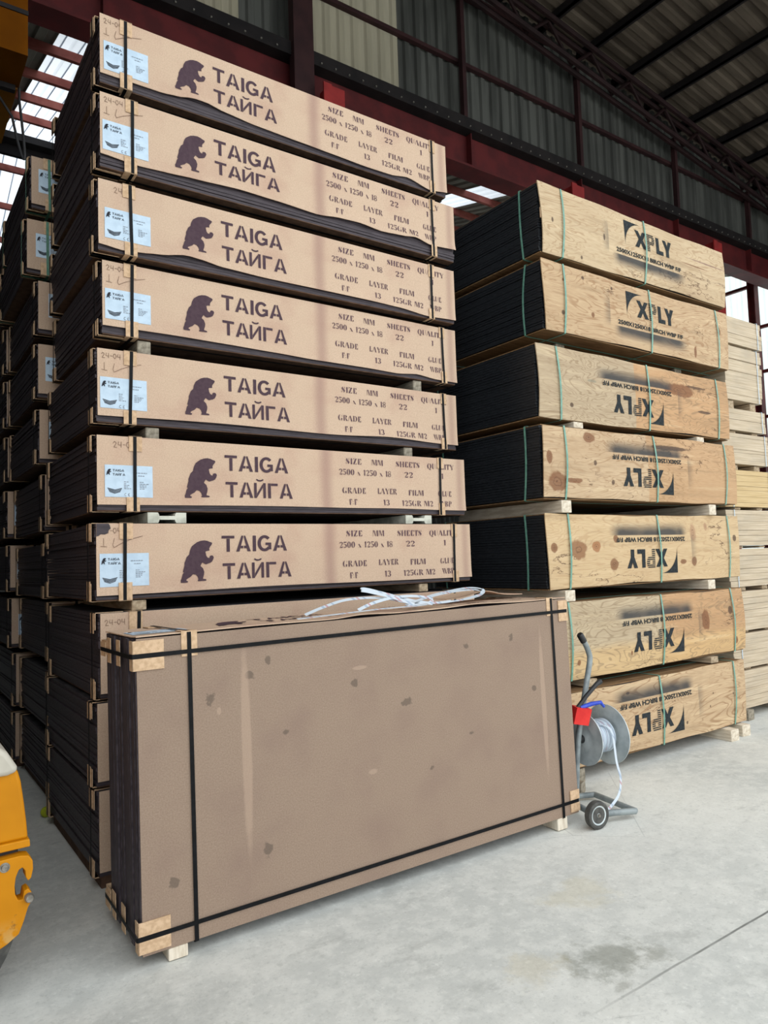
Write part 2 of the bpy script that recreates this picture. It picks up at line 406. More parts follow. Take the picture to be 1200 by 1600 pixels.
# floor
t = NT('concrete_floor')
n1 = t.noise(.55, 6, None, .62); n2 = t.noise(9, 6, None, .7); n3 = t.noise(60, 4)
c = t.mix(t.rng(n1, .35, .65), lin(194, 196, 191), lin(216, 216, 209))
c = t.mix(t.mul(t.rng(n2, .42, .62), .4), c, lin(230, 230, 223))
n5 = t.noise(24, 5, None, .75)
c = t.mix(t.mul(t.rng(n5, .56, .66), .35), c, lin(238, 238, 232)); c = t.mix(t.mul(t.rng(n5, .44, .36), .3), c, lin(164, 166, 160))
c = t.mix(t.mul(t.rng(n3, .52, .75), .35), c, lin(168, 170, 165))
n4 = t.noise(2.3, 7, t.obj((1, 1.6, 1), (3.3, 8.1, 0)), .7)
c = t.mix(t.mul(t.rng(n4, .56, .68), .4), c, lin(160, 162, 157))
X = t.xyz()
wob = t.noise(7, 7, None, .7)
for (x, y, rx, ry, k, cc) in ((2.36, 1.93, .2, .12, .6, lin(120, 122, 110)), (2.52, 1.83, .12, .06, .5, lin(130, 130, 118)), (2.08, 2.06, .12, .12, .3, lin(196, 184, 150)), (2.7, 2.38, .22, .14, .3, lin(196, 186, 152)),
                             (2.25, 1.78, .05, .03, .5, lin(130, 130, 120)), (.75, 2.6, .4, .18, .3, lin(150, 153, 150))):
    dx = t.mul(t.add(X[0], -x), 1 / rx); dy = t.mul(t.add(X[1], -y), 1 / ry)
    d = t.add(t.math('SQRT', t.add(t.mul(dx, dx), t.mul(dy, dy))), t.mul(t.add(wob, -.5), 3.6))
    c = t.mix(t.mul(t.rng(d, 1.15, .3), k), c, cc)
jl = t.math('ABSOLUTE', t.add(t.add(X[1], -1.744), t.mul(t.add(t.noise(3, 2), -.5), .012)))
c = t.mix(t.mul(t.mul(t.rng(jl, .008, .002), t.mul(t.rng(X[0], 1.9, 2.7), t.rng(t.noise(2.2, 3), .2, .5))), .9), c, lin(96, 98, 94))
crk = t.n('ShaderNodeTexVoronoi', {'Vector': t.n('ShaderNodeVectorMath', {0: t.tc.outputs['Object'], 1: t.n('ShaderNodeTexNoise', {'Scale': 2.5, 'Detail': 4}).outputs[1]}, operation='ADD').outputs[0], 'Scale': .8}, feature='DISTANCE_TO_EDGE').outputs[0]
c = t.mix(t.mul(t.mul(t.rng(crk, .004, .001), t.rng(n1, .52, .6)), .25), c, lin(120, 122, 118))
t.bump(t.add(n2, t.mul(n3, .4)), .12, .006)
M['floor'] = t.set(c, .78, 0., .3)
f = MB(); f.box(-60, -70, -.2, 80, 40, 0.); struct(f, 'floor', M['floor'])

# gable wall above the long beam: corrugated, in bays of old fibreglass and dark sheeting
ZB = 9.2
def gable(x0, x1, name, mat):
    m = MB(); p = .25; n = max(1, round((x1 - x0) / p)); p = (x1 - x0) / n
    pr = [(x0 + a, -b) for a, b in trapez(n, p, .045)] + [(x1, 0)]
    lo = [(a, YW + b, ZB) for a, b in pr]; hi = [(a, YW + b, roof_z(a) - .03) for a, b in pr]
    m.loft([lo, hi], closed=False, caps=False)
    return struct(m, name, mat)
gable(XL, 1.2, 'wall_gable_panel', M['wall_metal'])
gable(1.2, 4.26, 'wall_gable_panel', M['fibreglass'])
gable(4.26, 5.3, 'wall_gable_panel', M['wall_metal'])
gable(5.3, 7.16, 'wall_gable_panel', M['fibreglass'])
gable(7.16, 8.4, 'wall_gable_panel', M['wall_metal'])
gable(8.4, XR, 'wall_gable_panel', M['wall_metal'])
# long red beam under it
m = MB(); m.box(XL, 9.1, 8.42, XR, 9.5, 8.46); m.box(XL, 9.1, 9.12, XR, 9.5, 9.16); m.box(XL, 9.25, 8.46, XR, 9.28, 9.12)
for x in (8.55, 11.5, 14.8, 17.9, 2.3): m.box(x, 9.12, 8.46, x + .02, 9.26, 9.12)
struct(m, 'beam', M['red_steel'])
# dark angle with bolts along the foot of the sheeting, made taller to stand for shade too
m = MB(); m.box(XL, 9.04, 9.06, XR, 9.3, 9.27); m.m = 1
k = 0
x = 3.2
while x < XR:
    m.box(x, 9.02, 9.1, x + .022, 9.04, 9.122); x += .25
struct(m, 'trim_1', [M['dark_steel'], M['bolt']])
def hcol(x, y, z0, z1, wd, dp, name, mat, tf=.03):
    m = MB(); m.box(x, y, z0, x + wd, y + tf, z1); m.box(x, y + dp - tf, z0, x + wd, y + dp, z1); m.box(x + wd / 2 - .01, y + tf, z0, x + wd / 2 + .01, y + dp - tf, z1)
    return struct(m, name, mat)
for x in (5.35, 10.82, 15.67):
    m = MB(); m.box(x, 8.80, 0, x + .14, 8.83, 8.66); m.box(x + .1, 8.83, 0, x + .38, 9.09, 8.66); struct(m, 'column', M['purlin_red'] if 0 else M['red_column'])
m = MB(); m.box(4.95, 8.95, 0, 5.2, 9.1, roof_z(5.3) - .6); m.box(5.2, 8.98, 0, 5.3, 9.1, roof_z(5.3) - .6); struct(m, 'column', M['maroon_steel'])
for x in (8.4, 11.5, 14.8, 17.9):
    m = MB(); m.box(x, 9.1, 9.2, x + .085, 9.2, roof_z(x) - .55); struct(m, 'column', M['maroon_steel'])
for z in (10.41,):
    m = MB(); m.box(XL, 9.22, z - .035, XR, 9.3, z + .035); struct(m, 'girt', M['maroon_steel'])
m = MB(); m.box(XL, 9.2, 11.7, 10.9, 9.3, 11.8); struct(m, 'girt', M['maroon_steel'])

# roof truss running up the slope in front of the gable
m = MB()
def bar(m, a, b, r=.045): m.tube([a, b], r, 6)
for y in (8.85, 9.05):
    bar(m, (0, y, roof_z(0) - .8), (XR, y, roof_z(XR) - .8), .06); bar(m, (0, y, roof_z(0) - .22), (XR, y, roof_z(XR) - .22), .06)
x = 0.
k = 0
while x < XR - .6:
    x2 = x + .62
    za, zb = (-.8, -.22) if k % 2 == 0 else (-.22, -.8)
    bar(m, (x, 8.95, roof_z(x) + za), (x2, 8.95, roof_z(x2) + zb), .035); x = x2; k += 1
struct(m, 'roof_truss', M['truss_steel'])
# sheeting: slope falls to +x, corrugation follows the slope
def main_roof(x0, x1, name):
    m = MB(); p = .3; n = int((YW - YF) / p)
    pr = [(YF + a, b) for a, b in trapez(n, p, .05)] + [(YW + .1, 0)]
    m.loft([[(x0, y, roof_z(x0) + d) for y, d in pr], [(x1, y, roof_z(x1) + d) for y, d in pr]], closed=False, caps=False)
    return struct(m, name, M['roof_metal'])
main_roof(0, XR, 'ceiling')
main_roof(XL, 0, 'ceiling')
x = .5
while x < XR:
    m = MB(); z = roof_z(x); m.box(x - .035, YF, z - .16, x + .035, YW - .05, z - .005); m.box(x - .035, YF, z - .16, x + .09, YW - .05, z - .145)
    struct(m, 'purlin', M['dark_steel']); x += 1.13
# a second truss further forward
# side walls
def side_wall(x, y0, y1, z1, name, mat, d=.05):
    m = MB(); p = .3; n = int((y1 - y0) / p); p = (y1 - y0) / n
    pr = [(y0 + a, b) for a, b in trapez(n, p, d)] + [(y1, 0)]
    m.loft([[(x + b, y, 0) for y, b in pr], [(x + b, y, z1) for y, b in pr]], closed=False, caps=False)
    return struct(m, name, mat)
side_wall(XR, YF, 9.3, roof_z(XR), 'wall_right', M['wall_metal'])
side_wall(XR, 9.3, 14., 12.5, 'wall_right', M['side_sheet'])
side_wall(XR, 14., YB, 12.5, 'wall_right', M['wall_metal'])
side_wall(XL, YF, YB, 12.6, 'wall_left_unseen', M['wall_metal'])  # left wall is out of view, set close in to keep light off the aisle
m = MB(); m.box(XL, YF - .1, 10.4, XR, YF, 14.); struct(m, 'wall_header_unseen', M['wall_metal'])  # header out of view, added to cut sky light on the upper walls and roof
for z in (3.9, 5.15, 6.4, 7.64, 8.86):
    m = MB(); m.box(XR - .12, 9.4, z - .04, XR - .02, YB, z + .04); struct(m, 'girt', M['red_steel'])
hcol(XR - .3, 10.02, 0, 12, .22, .2, 'column', M['red_steel'])
hcol(XR - .3, 15.5, 0, 12, .22, .2, 'column', M['red_steel'])
m = MB(); p = .3; n = int((XR - XL) / p)
pr = [(XL + a, b) for a, b in trapez(n, p, .05)] + [(XR, 0)]
m.loft([[(a, YB + b, 0) for a, b in pr], [(a, YB + b, 9.) for a, b in pr]], closed=False, caps=False); struct(m, 'wall_back', M['wall_metal'])
# rear bay: roof rises away from the beam to a ridge, with translucent strips
YR = 16.5
def rz(y): return 9.0 + .264 * (y - 9.45) if y <= YR else 9.0 + .264 * (YR - 9.45) - .264 * (y - YR)
sky_x = ((2.11, 3.15), (6.2, 7.2), (10.35, 11.1), (14.4, 15.4))
def rear(x0, x1, ya, yb, name, mat):
    m = MB(); p = .26; n = max(1, round((x1 - x0) / p)); p = (x1 - x0) / n
    pr = [(x0 + a, b) for a, b in trapez(n, p, .045)] + [(x1, 0)]
    m.loft([[(x, ya, rz(ya) + b) for x, b in pr], [(x, yb, rz(yb) + b) for x, b in pr]], closed=False, caps=False)
    return struct(m, name, mat)
for (ya, yb) in ((9.45, YR), (YR, YB)):
    x = XL
    for (a, b) in sky_x:
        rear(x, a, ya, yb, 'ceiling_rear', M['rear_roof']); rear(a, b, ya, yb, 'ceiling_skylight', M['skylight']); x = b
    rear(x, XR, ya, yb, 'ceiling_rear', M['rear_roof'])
y = 10.1
while y < YB - .3:
    if abs(y - YR) > .4:
        m = MB(); z = rz(y); m.box(XL, y - .035, z - .15, XR, y + .035, z - .01); struct(m, 'purlin', M['purlin_red'])
    y += 1.22
m = MB(); z = rz(YR); m.box(XL, YR - .3, z - .28, XR, YR + .3, z - .13); m.box(XL, YR - .05, z - .5, XR, YR + .05, z - .28); struct(m, 'beam', M['dark_steel'])

# overhead crane girder end at the far upper left
g = empty('overhead_crane', (1.03, 7.0, 6.0), 'yellow overhead crane girder hanging high above the stacks at upper left', 'crane')
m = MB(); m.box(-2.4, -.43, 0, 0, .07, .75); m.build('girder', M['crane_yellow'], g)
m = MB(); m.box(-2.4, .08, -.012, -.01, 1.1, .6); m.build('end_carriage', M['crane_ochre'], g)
m = MB(); m.box(-2.4, .04, -.05, -.03, .1, 0.); m.box(-2.4, -.44, .36, .004, -.43, .4); m.build('seam_strip', M['dark_steel'], g)
m = MB()
pts = [(.01, .1, .02)] + [(.01 - .0 + .12 * math.sin(a) * .6 - .06 * k / 12, .1, -.1 - .55 * math.sin(math.pi * k / 12 * .9)) for k, a in enumerate([math.pi * i / 12 for i in range(13)])] + [(-.25, .1, .02)]
m.tube(pts, .012, 8); m.build('cable', M['black_plastic'], g)

# ------------------------------------------------------------------ film-faced plywood packs
CARD_D = 1.25
def cover_fn(h, zb, amps):
    """front cover of a pack: returns fn(u, v) -> (y, z); v from 0 at its wavy lower edge to 1 at the top"""
    if amps and len(amps[0]) == 2:
        base = zb
        def raise_(u):
            for (ua, za), (ub, zb_) in zip(amps, amps[1:]):
                if u <= ub or ub == amps[-1][0]:
                    k = min(1., max(0., (u - ua) / (ub - ua))); k = k * k * (3 - 2 * k) * .6 + k * .4
                    return za + (zb_ - za) * k - base
    else:
        def raise_(u): return sum(a * math.exp(-((u - c) / s) ** 2) for a, c, s in amps)
    def fn(u, v):
        r = raise_(u)
        z0 = zb + r
        z = z0 + (h - z0) * v
        wv = max(0., (.24 - v) / .24) ** 2
        return (-.006 - (.25 * max(0., r) + .004) * wv - .0015 * math.sin(u * 5.3) * (1 - v), z)
    fn.rise = raise_
    return fn
def cover_y(fn, h, zb, u, z):
    z0 = zb + fn.rise(u); v = min(1., max(0., (z - z0) / (h - z0))); return fn(u, v)[0]

def pack(loc, h, label, group, panel=True, pb=.035, amps=(), bear_du=0., lab=None, sl=.138, sr=2.346, seed=0, strap_mat='strap', notes=(), torn=False,
         full=True, name='plywood_pack', rot=(0, 0, 0), depth=CARD_D, base_mat='under', base_extra=False, n=22, spread=.012, left_prot=True, dz=(0, 0), pads=False):
    rnd = random.Random(seed)
    root = empty(name, loc, label, 'plywood pack', group, rot)
    D = depth
    # sheets
    m = MB(); th = (h - .006) / n
    drift = 0.
    for k in range(n):
        drift = drift * .6 + rnd.uniform(-spread, spread) * .5
        jx = drift + rnd.uniform(-.003, .003); jy = rnd.uniform(0, .006)
        z = .006 + k * th
        gap = rnd.choice((.0008, .0008, .0015, .003))
        m.box(max(jx, -.012), .002 + jy, z, 2.495 + min(jx, .004), D - .004, z + th - gap)
    m.build('sheet_stack', M['film'], root)
    m = MB(); m.box(.003, .006, 0, 2.492, D - .003, .005) if base_mat == 'under' else m.box(.0, .0, 0, 2.498, D, .005); m.build('base_board', M[base_mat], root)
    m = MB(); m.box(.004, .003, h - .0012, 2.494, D - .005, h + .0008); m.build('top_sheet', M['dust'], root)
    fn = cover_fn(h, pb, amps)
    if panel:
        m = MB(); NX, NZ = 60, 8
        fr = [[(2.5 * i / NX, fn(2.5 * i / NX, j / NZ)[0], fn(2.5 * i / NX, j / NZ)[1]) for i in range(NX + 1)] for j in range(NZ + 1)]
        bk = [[(p[0], p[1] + .0045, p[2]) for p in r] for r in fr]
        m.loft(fr, False, False); m.loft([r[::-1] for r in bk], False, False)
        m.loft([fr[0], bk[0]], False, False); m.loft([bk[-1], fr[-1]], False, False)
        m.loft([[r[0] for r in bk], [r[0] for r in fr]], False, False); m.loft([[r[-1] for r in fr], [r[-1] for r in bk]], False, False)
        cov = m.build('front_cover', M['card'] if full else M['card_plain'], root, True)
        def decal(polys, nm, mat, off, parent):
            m = MB()
            for p in polys: m.face([(q[0], cover_y(fn, h, pb, q[0], q[1]) - off, q[1]) for q in p])
            return m.build(nm, M[mat], parent)
        if full:
            S = (h - pb) / .365; b0 = h - .392
            Z = lambda z: b0 + z
            d = bear_du
            decal(bear_polys(.429 + d, Z(.075) + dz[0], .188, .226 - dz[0] * .3), 'bear_emblem', 'ink', .0025, cov)
            decal(text_polys('TAIGA', BOLD, .664 + d, Z(.236), .089, .402) + text_polys('ТАЙГА', BOLD, .668 + d, Z(.084) + dz[1], .088 - dz[1] * .3, .424), 'brand_lettering', 'ink', .0025, cov)
            rows = []
            d2 = d * .9
            for (s, x, z, wd) in (('SIZE', 1.479, .315, .119), ('MM', 1.677, .315, .09), ('SHEETS', 1.871, .315, .199), ('QUALITY', 2.137, .314, .235),
                                  ('2500 x 1250 x 18', 1.427, .245, .402), ('22', 1.938, .246, .072), ('1', 2.257, .248, .02),
                                  ('GRADE', 1.448, .128, .177), ('LAYER', 1.716, .13, .156), ('FILM', 1.968, .126, .13), ('GLUE', 2.225, .126, .118),
                                  ('F/F', 1.495, .055, .06), ('13', 1.759, .056, .05), ('125GR M2', 1.911, .055, .264), ('WBP', 2.237, .056, .105)):
                decal(text_polys(s, SPEC, x + d2, Z(z) + (dz[1] if z < .2 else dz[1] * .3), .037, wd), 'spec_lettering', 'ink_spec', .0025, cov)
        if lab:
            lx, lz, lw, lh = lab
            m = MB(); N = 6
            m.loft([[(lx + lw * i / N, cover_y(fn, h, pb, lx + lw * i / N, lz + lh * j / 2) - .0022, lz + lh * j / 2) for i in range(N + 1)] for j in range(3)], False, False)
            pp = m.build('paper_label', M['paper'], root)
            P = lambda a, b: (lx + a * lw, lz + b * lh)
            def LP(polys): return [[P(*q) for q in p] for p in polys]
            pr = [[P(.03 + (x_) * .1 / .188, .68 + z_ * .19 / .226) for x_, z_ in bear_polys(0, 0, .188, .226)[0]]]
            k = lw
            pr += text_polys('TAIGA', BOLD, lx + .16 * lw, lz + .795 * lh, .07 * lh, .235 * lw) + text_polys('ТАЙГА', BOLD, lx + .16 * lw, lz + .67 * lh, .07 * lh, .255 * lw)
            for j in range(4):   # emblem of stacked chevrons
                zt = .285 - j * .035; a = .05 + .012 * j; b_ = .35 - .012 * j
                pr += LP([[(a, zt), ((a + b_) / 2, zt - .055), (b_, zt), (b_, zt - .02), ((a + b_) / 2, zt - .078), (a, zt - .02)]])
            decal(pr, 'label_print', 'print', .004, pp)
            gl = []
            for (a, b_, z_) in ((.62, .88, .77), (.69, .82, .68), (.39, .49, .48), (.39, .46, .42), (.39, .5, .37), (.72, .8, .48), (.72, .92, .42), (.72, .88, .37), (.72, .86, .32), (.72, .82, .27), (.39, .47, .32), (.39, .54, .27)):
                x_ = a
                while x_ < b_ - .01:
                    e = min(b_, x_ + rnd.uniform(.03, .06)); gl += LP([rc(x_, z_ - .012, e, z_ + .012)]); x_ = e + .012
            gl += LP([arc(.425, .08, .028, .05, 60, 300, .01, .018), arc(.5, .08, .028, .05, 60, 300, .01, .018), rc(.475, .072, .5, .088)])
            decal(gl, 'label_small_print', 'print_grey', .004, pp)
        if notes:
            m = MB()
            for st in notes:
                for a, b_ in zip(st, st[1:]):
                    dx, dz = b_[0] - a[0], b_[1] - a[1]; L = math.hypot(dx, dz) or 1; ox, oz = -dz / L * .0013, dx / L * .0013
                    m.face([(q[0], cover_y(fn, h, pb, q[0], q[1]) - .0023, q[1]) for q in ((a[0] + ox, a[1] + oz), (a[0] - ox, a[1] - oz), (b_[0] - ox, b_[1] - oz), (b_[0] + ox, b_[1] + oz))])
            m.build('pencil_note', M['pencil'], cov)
        if torn:
            decal([[(0.0, h), (0, h - .066), (.012, h - .062), (.022, h - .054), (.04, h - .056), (.055, h - .05), (.06, h - .034), (.07, h - .026), (.066, h - .01), (.06, h)][::-1]], 'torn_corner', 'film', .0024, cov)
    # crosswise straps with cardboard angles at the edges
    y0 = -.0095
    for u in (sl, sr):
        tl = rnd.uniform(-.006, .006)
        for z_, sg in ((h, -1), (0, 1)):
            m = MB(); wd = .068 if u == sl else .05; o = rnd.uniform(-.012, .012); x0 = u - wd / 2 + o; ln = rnd.uniform(.07, .09)
            yb = -.0085 - (.004 if sg == 1 else 0)
            z1, z2 = (z_ - ln, z_ + .003) if sg == -1 else (z_ - .003, z_ + ln)
            m.box(x0, yb - .003, z1, x0 + wd, yb, z2)
            zz = (z_ + .001, z_ + .004) if sg == -1 else (z_ - .004, z_ - .001)
            m.box(x0, yb - .003, zz[0], x0 + wd, .09, zz[1])
            m.build('corner_protector', M['protector'], root)
        m = MB(); yf = -.0135; e = .0055
        loop = [(u + tl, yf, h), (u + tl, yf + e, h + e), (u + tl, D + .004, h + e), (u, D + .006, h), (u, D + .006, 0), (u, D + .004, -e), (u - tl, yf + e, -e), (u - tl, yf - .002, 0), (u - tl, yf - .002, .05), (u, yf, h * .5), (u + tl, yf, h - .02), (u + tl, yf, h)]
        m.ribbon(loop, (1, 0, 0), .0175, .0012); m.build('strap', M[strap_mat], root)
    # lengthwise straps, with angles at the left and right ends
    for y in ((.07, D - .07) if left_prot else ()):
        for z_, sg in ((h, -1), (0, 1)):
            if pads and sg == 1: continue
            m = MB(); wd = .08
            for q in range(2):
                ln = rnd.uniform(.075, .1); yy = y - wd / 2 + q * .014 + rnd.uniform(-.008, .008); ex = -.0155 - .004 * q
                z1, z2 = (z_ - ln, z_ + .004) if sg == -1 else (z_ - .004, z_ + ln)
                m.box(ex - .003, yy, z1, ex, yy + wd * .8, z2)
                zz = (z_ + .0012, z_ + .004) if sg == -1 else (z_ - .004, z_ - .0012)
                m.box(ex - .003, yy, zz[0], .12, yy + wd * .8, zz[1])
            m.build('corner_protector', M['protector'], root)
        m = MB(); e = .0062; xl, xr = -.024, 2.503
        loop = [(xl, y, h), (xl + .006, y, h + e), (xr - .006, y, h + e), (xr, y, h), (xr, y, 0), (xr - .006, y, -e), (xl + .006, y, -e), (xl, y, 0), (xl, y, h * .5), (xl, y, h)]
        m.ribbon(loop, (0, 1, 0), .0175, .0012); m.build('strap', M[strap_mat], root)
    return root

def note_2404(x, z, k=1.):
    q = lambda L: [(x + a * k, z + b * k) for a, b in L]
    return [q([(0, .018), (.008, .028), (.016, .02), (.004, .0), (.02, .0)]), q([(.026, .028), (.024, .012), (.04, .012)]), q([(.038, .028), (.038, 0)]), q([(.046, .014), (.058, .014)]),
            q([(.066, .026), (.062, .012), (.07, .0), (.078, .012), (.074, .026), (.066, .026)]), q([(.086, .028), (.084, .012), (.1, .012)]), q([(.098, .028), (.098, 0)])]
def note_iv(x, z):
    q = lambda L: [(x + a, z + b) for a, b in L]
    return [q([(.0, .0), (.03, -.003)]), q([(.015, .04), (.015, 0)]), q([(.068, .04), (.06, .006), (.066, -.008), (.1, .012), (.15, .034)]), q([(.15, .034), (.21, .05)])]

A = [  # x, y, z top, z bottom, cover bottom
 (0.992, 4.019, 4.673, 4.275, .064), (0.967, 3.925, 4.154, 3.738, .062), (0.959, 3.941, 3.674, 3.280, .030), (0.988, 3.986, 3.245, 2.840, .045),
 (0.955, 3.967, 2.751, 2.352, .034), (0.928, 3.876, 2.267, 1.873, .032), (0.910, 3.823, 1.805, 1.414, .026), (0.927, 3.823, 1.352, .925, .03),
 (0.912, 3.830, 0.907, .498, .03), (0.918, 3.830, 0.480, .062, .03)]
amps = [((0., .05), (.21, .051), (.34, .052), (.45, .065), (.53, .083), (.61, .084), (.73, .067), (.94, .05), (1.26, .04), (1.5, .033), (1.76, .026), (1.98, .03), (2.13, .053), (2.34, .013), (2.5, .036)),
        ((0., .068), (.2, .054), (.37, .062), (.51, .07), (.81, .083), (1.05, .078), (1.34, .066), (1.51, .083), (1.66, .088), (1.84, .075), (2.02, .086), (2.13, .1), (2.27, .076), (2.5, .088)),
        ((0., .033), (.13, .02), (.21, .027), (.33, .04), (.48, .066), (.56, .061), (.7, .045), (1., .037), (1.76, .037), (2., .033), (2.24, .014), (2.5, .024)),
        ((0., .045), (.4, .046), (.7, .042), (1., .036), (1.32, .027), (1.69, .026), (1.96, .02), (2.13, .035), (2.31, .017), (2.5, .014)),
        ((.012, .7, .5), (.018, 1.9, .3)), ((.008, 1., .6), (.006, 1.9, .3)), ((.008, 1., .6),), (), (), ()]
dzs = [(.03, .02), (.012, .033), (.028, .006)] + [(0, 0)] * 7
duB = (-.005, -.02, .03, .015, .045, .03, 0, 0, 0, 0)
labx = (.02, .012, .032, .013, .013, .038, .015)
SL = (.138, .17, .17, .155, .172, .19, .138, .185, .16, .16)
SR = (2.36, 2.29, 2.28, 2.37, 2.375, 2.27, 2.346, 2.32, 2.33, 2.33)
ordn = ['topmost', 'second from the top', 'third from the top', 'fourth from the top', 'fifth from the top', 'sixth from the top', 'seventh from the top', 'eighth from the top', 'ninth from the top', 'lowest']
GA = 'brown plywood packs in the tall front stack'
for i, (x, y, zt, zb, pb) in enumerate(A):
    h = zt - zb
    nts = []
    if i < 7:
        nts = note_2404(.02, h - .05) + note_iv(.02, h - .115)
        if i in (2, 5): nts = note_2404(.08, h - .06, 1.1)
    if i == 7: nts = note_2404(.02, h - .06)
    lz = h - .392 + .071
    if i == 6: lz += 0
    txt = 'brown bear-stencilled plywood pack, %s of the tall front stack' % ordn[i]
    if i == 6: txt = 'brown bear-stencilled plywood pack with torn corner, seventh in the front stack'
    if i == 7: txt = 'strapped plywood pack in the front stack, just behind the upright pack top edge'
    if i == 8: txt = 'dark-edged plywood pack, second from the floor in the front stack'
    if i == 9: txt = 'dark-edged plywood pack at the foot of the front stack, behind the upright pack'
    pack((x, y, zb), h, txt, GA, True, pb, amps[i], duB[i], (labx[i], lz, .246, .168) if i < 7 else None, SL[i], SR[i], 10 + i, 'strap', nts, i == 6, full=i < 7, dz=dzs[i])

# stack behind, then the one behind that: seen past the left edge of the front stack
B = [(.860, 4.46, 4.09), (.832, 4.005, 3.625), (.903, 3.578, 3.21), (.902, 3.134, 2.76), (.910, 2.678, 2.31), (.945, 2.23, 1.847), (.960, 1.76, 1.39), (.985, 1.358, .966), (.988, .886, .498), (.989, .436, .062)]
GB = 'brown plywood packs in the second stack'
for i, (x, zt, zb) in enumerate(B):
    h = zt - zb
    pack((x, 5.355, zb), h, 'dark-edged plywood pack, %s of the stack just behind the front stack' % ordn[i], GB, True, .03, (), 0, (.045 + .01 * (i % 3), .12, .246, .168) if i < 5 else None, (.115, .13)[i] if i < 2 else .16, 2.34, 40 + i,
         'green_strap_dark' if i < 2 else 'strap', (), False, full=False)
Cc = [(.876, 4.44, 4.07), (.86, 4.02, 3.65), (.876, 3.592, 3.224), (.88, 3.15, 2.77), (.887, 2.683, 2.322), (.887, 2.237, 1.858), (.907, 1.79, 1.419), (.917, 1.356, .963), (.951, .908, .49), (.946, .436, .062)]
for i, (x, zt, zb) in enumerate(Cc):
    pack((x, 6.632, zb), zt - zb, 'dark-edged plywood pack, %s of the third stack along the aisle' % ordn[i], 'brown plywood packs in the third stack', True, .03, (), 0, (.05, .1, .246, .168) if i > 3 else None, .18, 2.34, 70 + i, 'strap', (), False, full=False)
for i, (x, zt, zb) in enumerate(Cc):  # farthest stack, mostly unseen, added to keep the aisle end dark
    if i < 2: continue
    pack((x + .03, 7.93, zb), zt - zb, 'added plywood pack, %s of the farthest stack along the aisle' % ordn[i], 'added plywood packs in the fourth stack', True, .03, (), 0, None, .18, 2.34, 90 + i, 'strap', (), False, full=False)

# ---- bearers
def bearer(x, y0, z0, wd, ln, ht, label, group, mat='bearer', name='timber_bearer', rot=0.):
    m = MB(); m.box(-wd / 2, 0, 0, wd / 2, ln, ht, .004)
    o = m.build(name, M[mat]); o.location = (x, y0, z0); o.rotation_euler = (0, 0, rot)
    return tag(o, label, 'bearer', group)
nth = ['first', 'second', 'third', 'fourth', 'fifth', 'sixth', 'seventh', 'eighth', 'ninth', 'tenth']
gA = 'bearers between the front stack packs'
vis = {3: (1.215, 3.136), 4: (1.25, 3.02), 6: (1.126, 3.0)}
for i in range(9):
    z0, z1 = A[i + 1][2], A[i][3]
    if i == 5: continue
    if z1 - z0 < .012: continue
    xa, xb = vis.get(i, (1.35, 3.1))
    front = max(A[i][1], A[i + 1][1]) + (.015 if i in vis else .16)
    for x, sd in ((xa, 'left'), (xb, 'right')):
        bearer(x, front, z0 + .0056, .075, 1.06, z1 - z0 - .0112, 'wooden bearer between the %s and %s packs of the front stack, %s one' % (nth[i], nth[i + 1], sd), gA, 'bearer_grey' if i in (3, 4) else 'bearer')
# H-section timber beams under the sixth pack
for (xa, xb, sd) in ((1.181, 1.391, 'left'), (2.886, 3.106, 'right')):
    z0, z1 = A[6][2] + .0056, A[5][3] - .0056
    m = MB(); H_ = z1 - z0
    prof = [(0, 0), (.055, 0), (.062, .012), (.062, H_ * .32), (xb - xa - .062, H_ * .32), (xb - xa - .062, .012), (xb - xa - .055, 0), (xb - xa, 0), (xb - xa, H_), (xb - xa - .055, H_), (xb - xa - .062, H_ - .012), (xb - xa - .062, H_ * .68), (.062, H_ * .68), (.062, H_ - .012), (.055, H_), (0, H_)]
    m.prism(prof, 1, 0, 1.2)
    o = m.build('timber_beam', M['hbeam']); o.location = (xa, 3.86, z0)
    tag(o, 'pale H-section formwork beam under the sixth pack of the front stack, %s one' % sd, 'bearer', 'H-section beams in the front stack')
for (ox, oy, nm) in ((A[9][0], A[9][1], 'front'), (B[9][0], 5.355, 'second'), (Cc[9][0], 6.632, 'third'), (Cc[9][0] + .03, 7.93, 'fourth')):
    for k, sd in ((.06, 'left'), (1.25, 'middle'), (2.4, 'right')):
        bearer(ox + k, oy + .03, 0., .09, 1.17, .056, 'floor bearer under the %s end of the %s plywood stack' % (sd, nm) if sd != 'middle' else 'floor bearer under the middle of the %s plywood stack' % nm, 'floor bearers of the brown stacks', 'under')
for lst, yy, nm in ((B, 5.355, 'second'), (Cc, 6.632, 'third'), (Cc[2:], 7.93, 'fourth')):
    for i in range(len(lst) - 1):
        z0, z1 = lst[i + 1][1], lst[i][2]
        if z1 - z0 < .013: continue
        for k, sd in ((.35, 'left'), (2.1, 'right')):
            bearer(lst[i][0] + k, yy + .16, z0 + .0056, .07, 1.04, z1 - z0 - .0112, 'thin bearer under pack %s of the %s stack, %s one' % (['one', 'two', 'three', 'four', 'five', 'six', 'seven', 'eight', 'nine', 'ten'][i], nm, sd), 'thin bearers of the rear stacks', 'under')

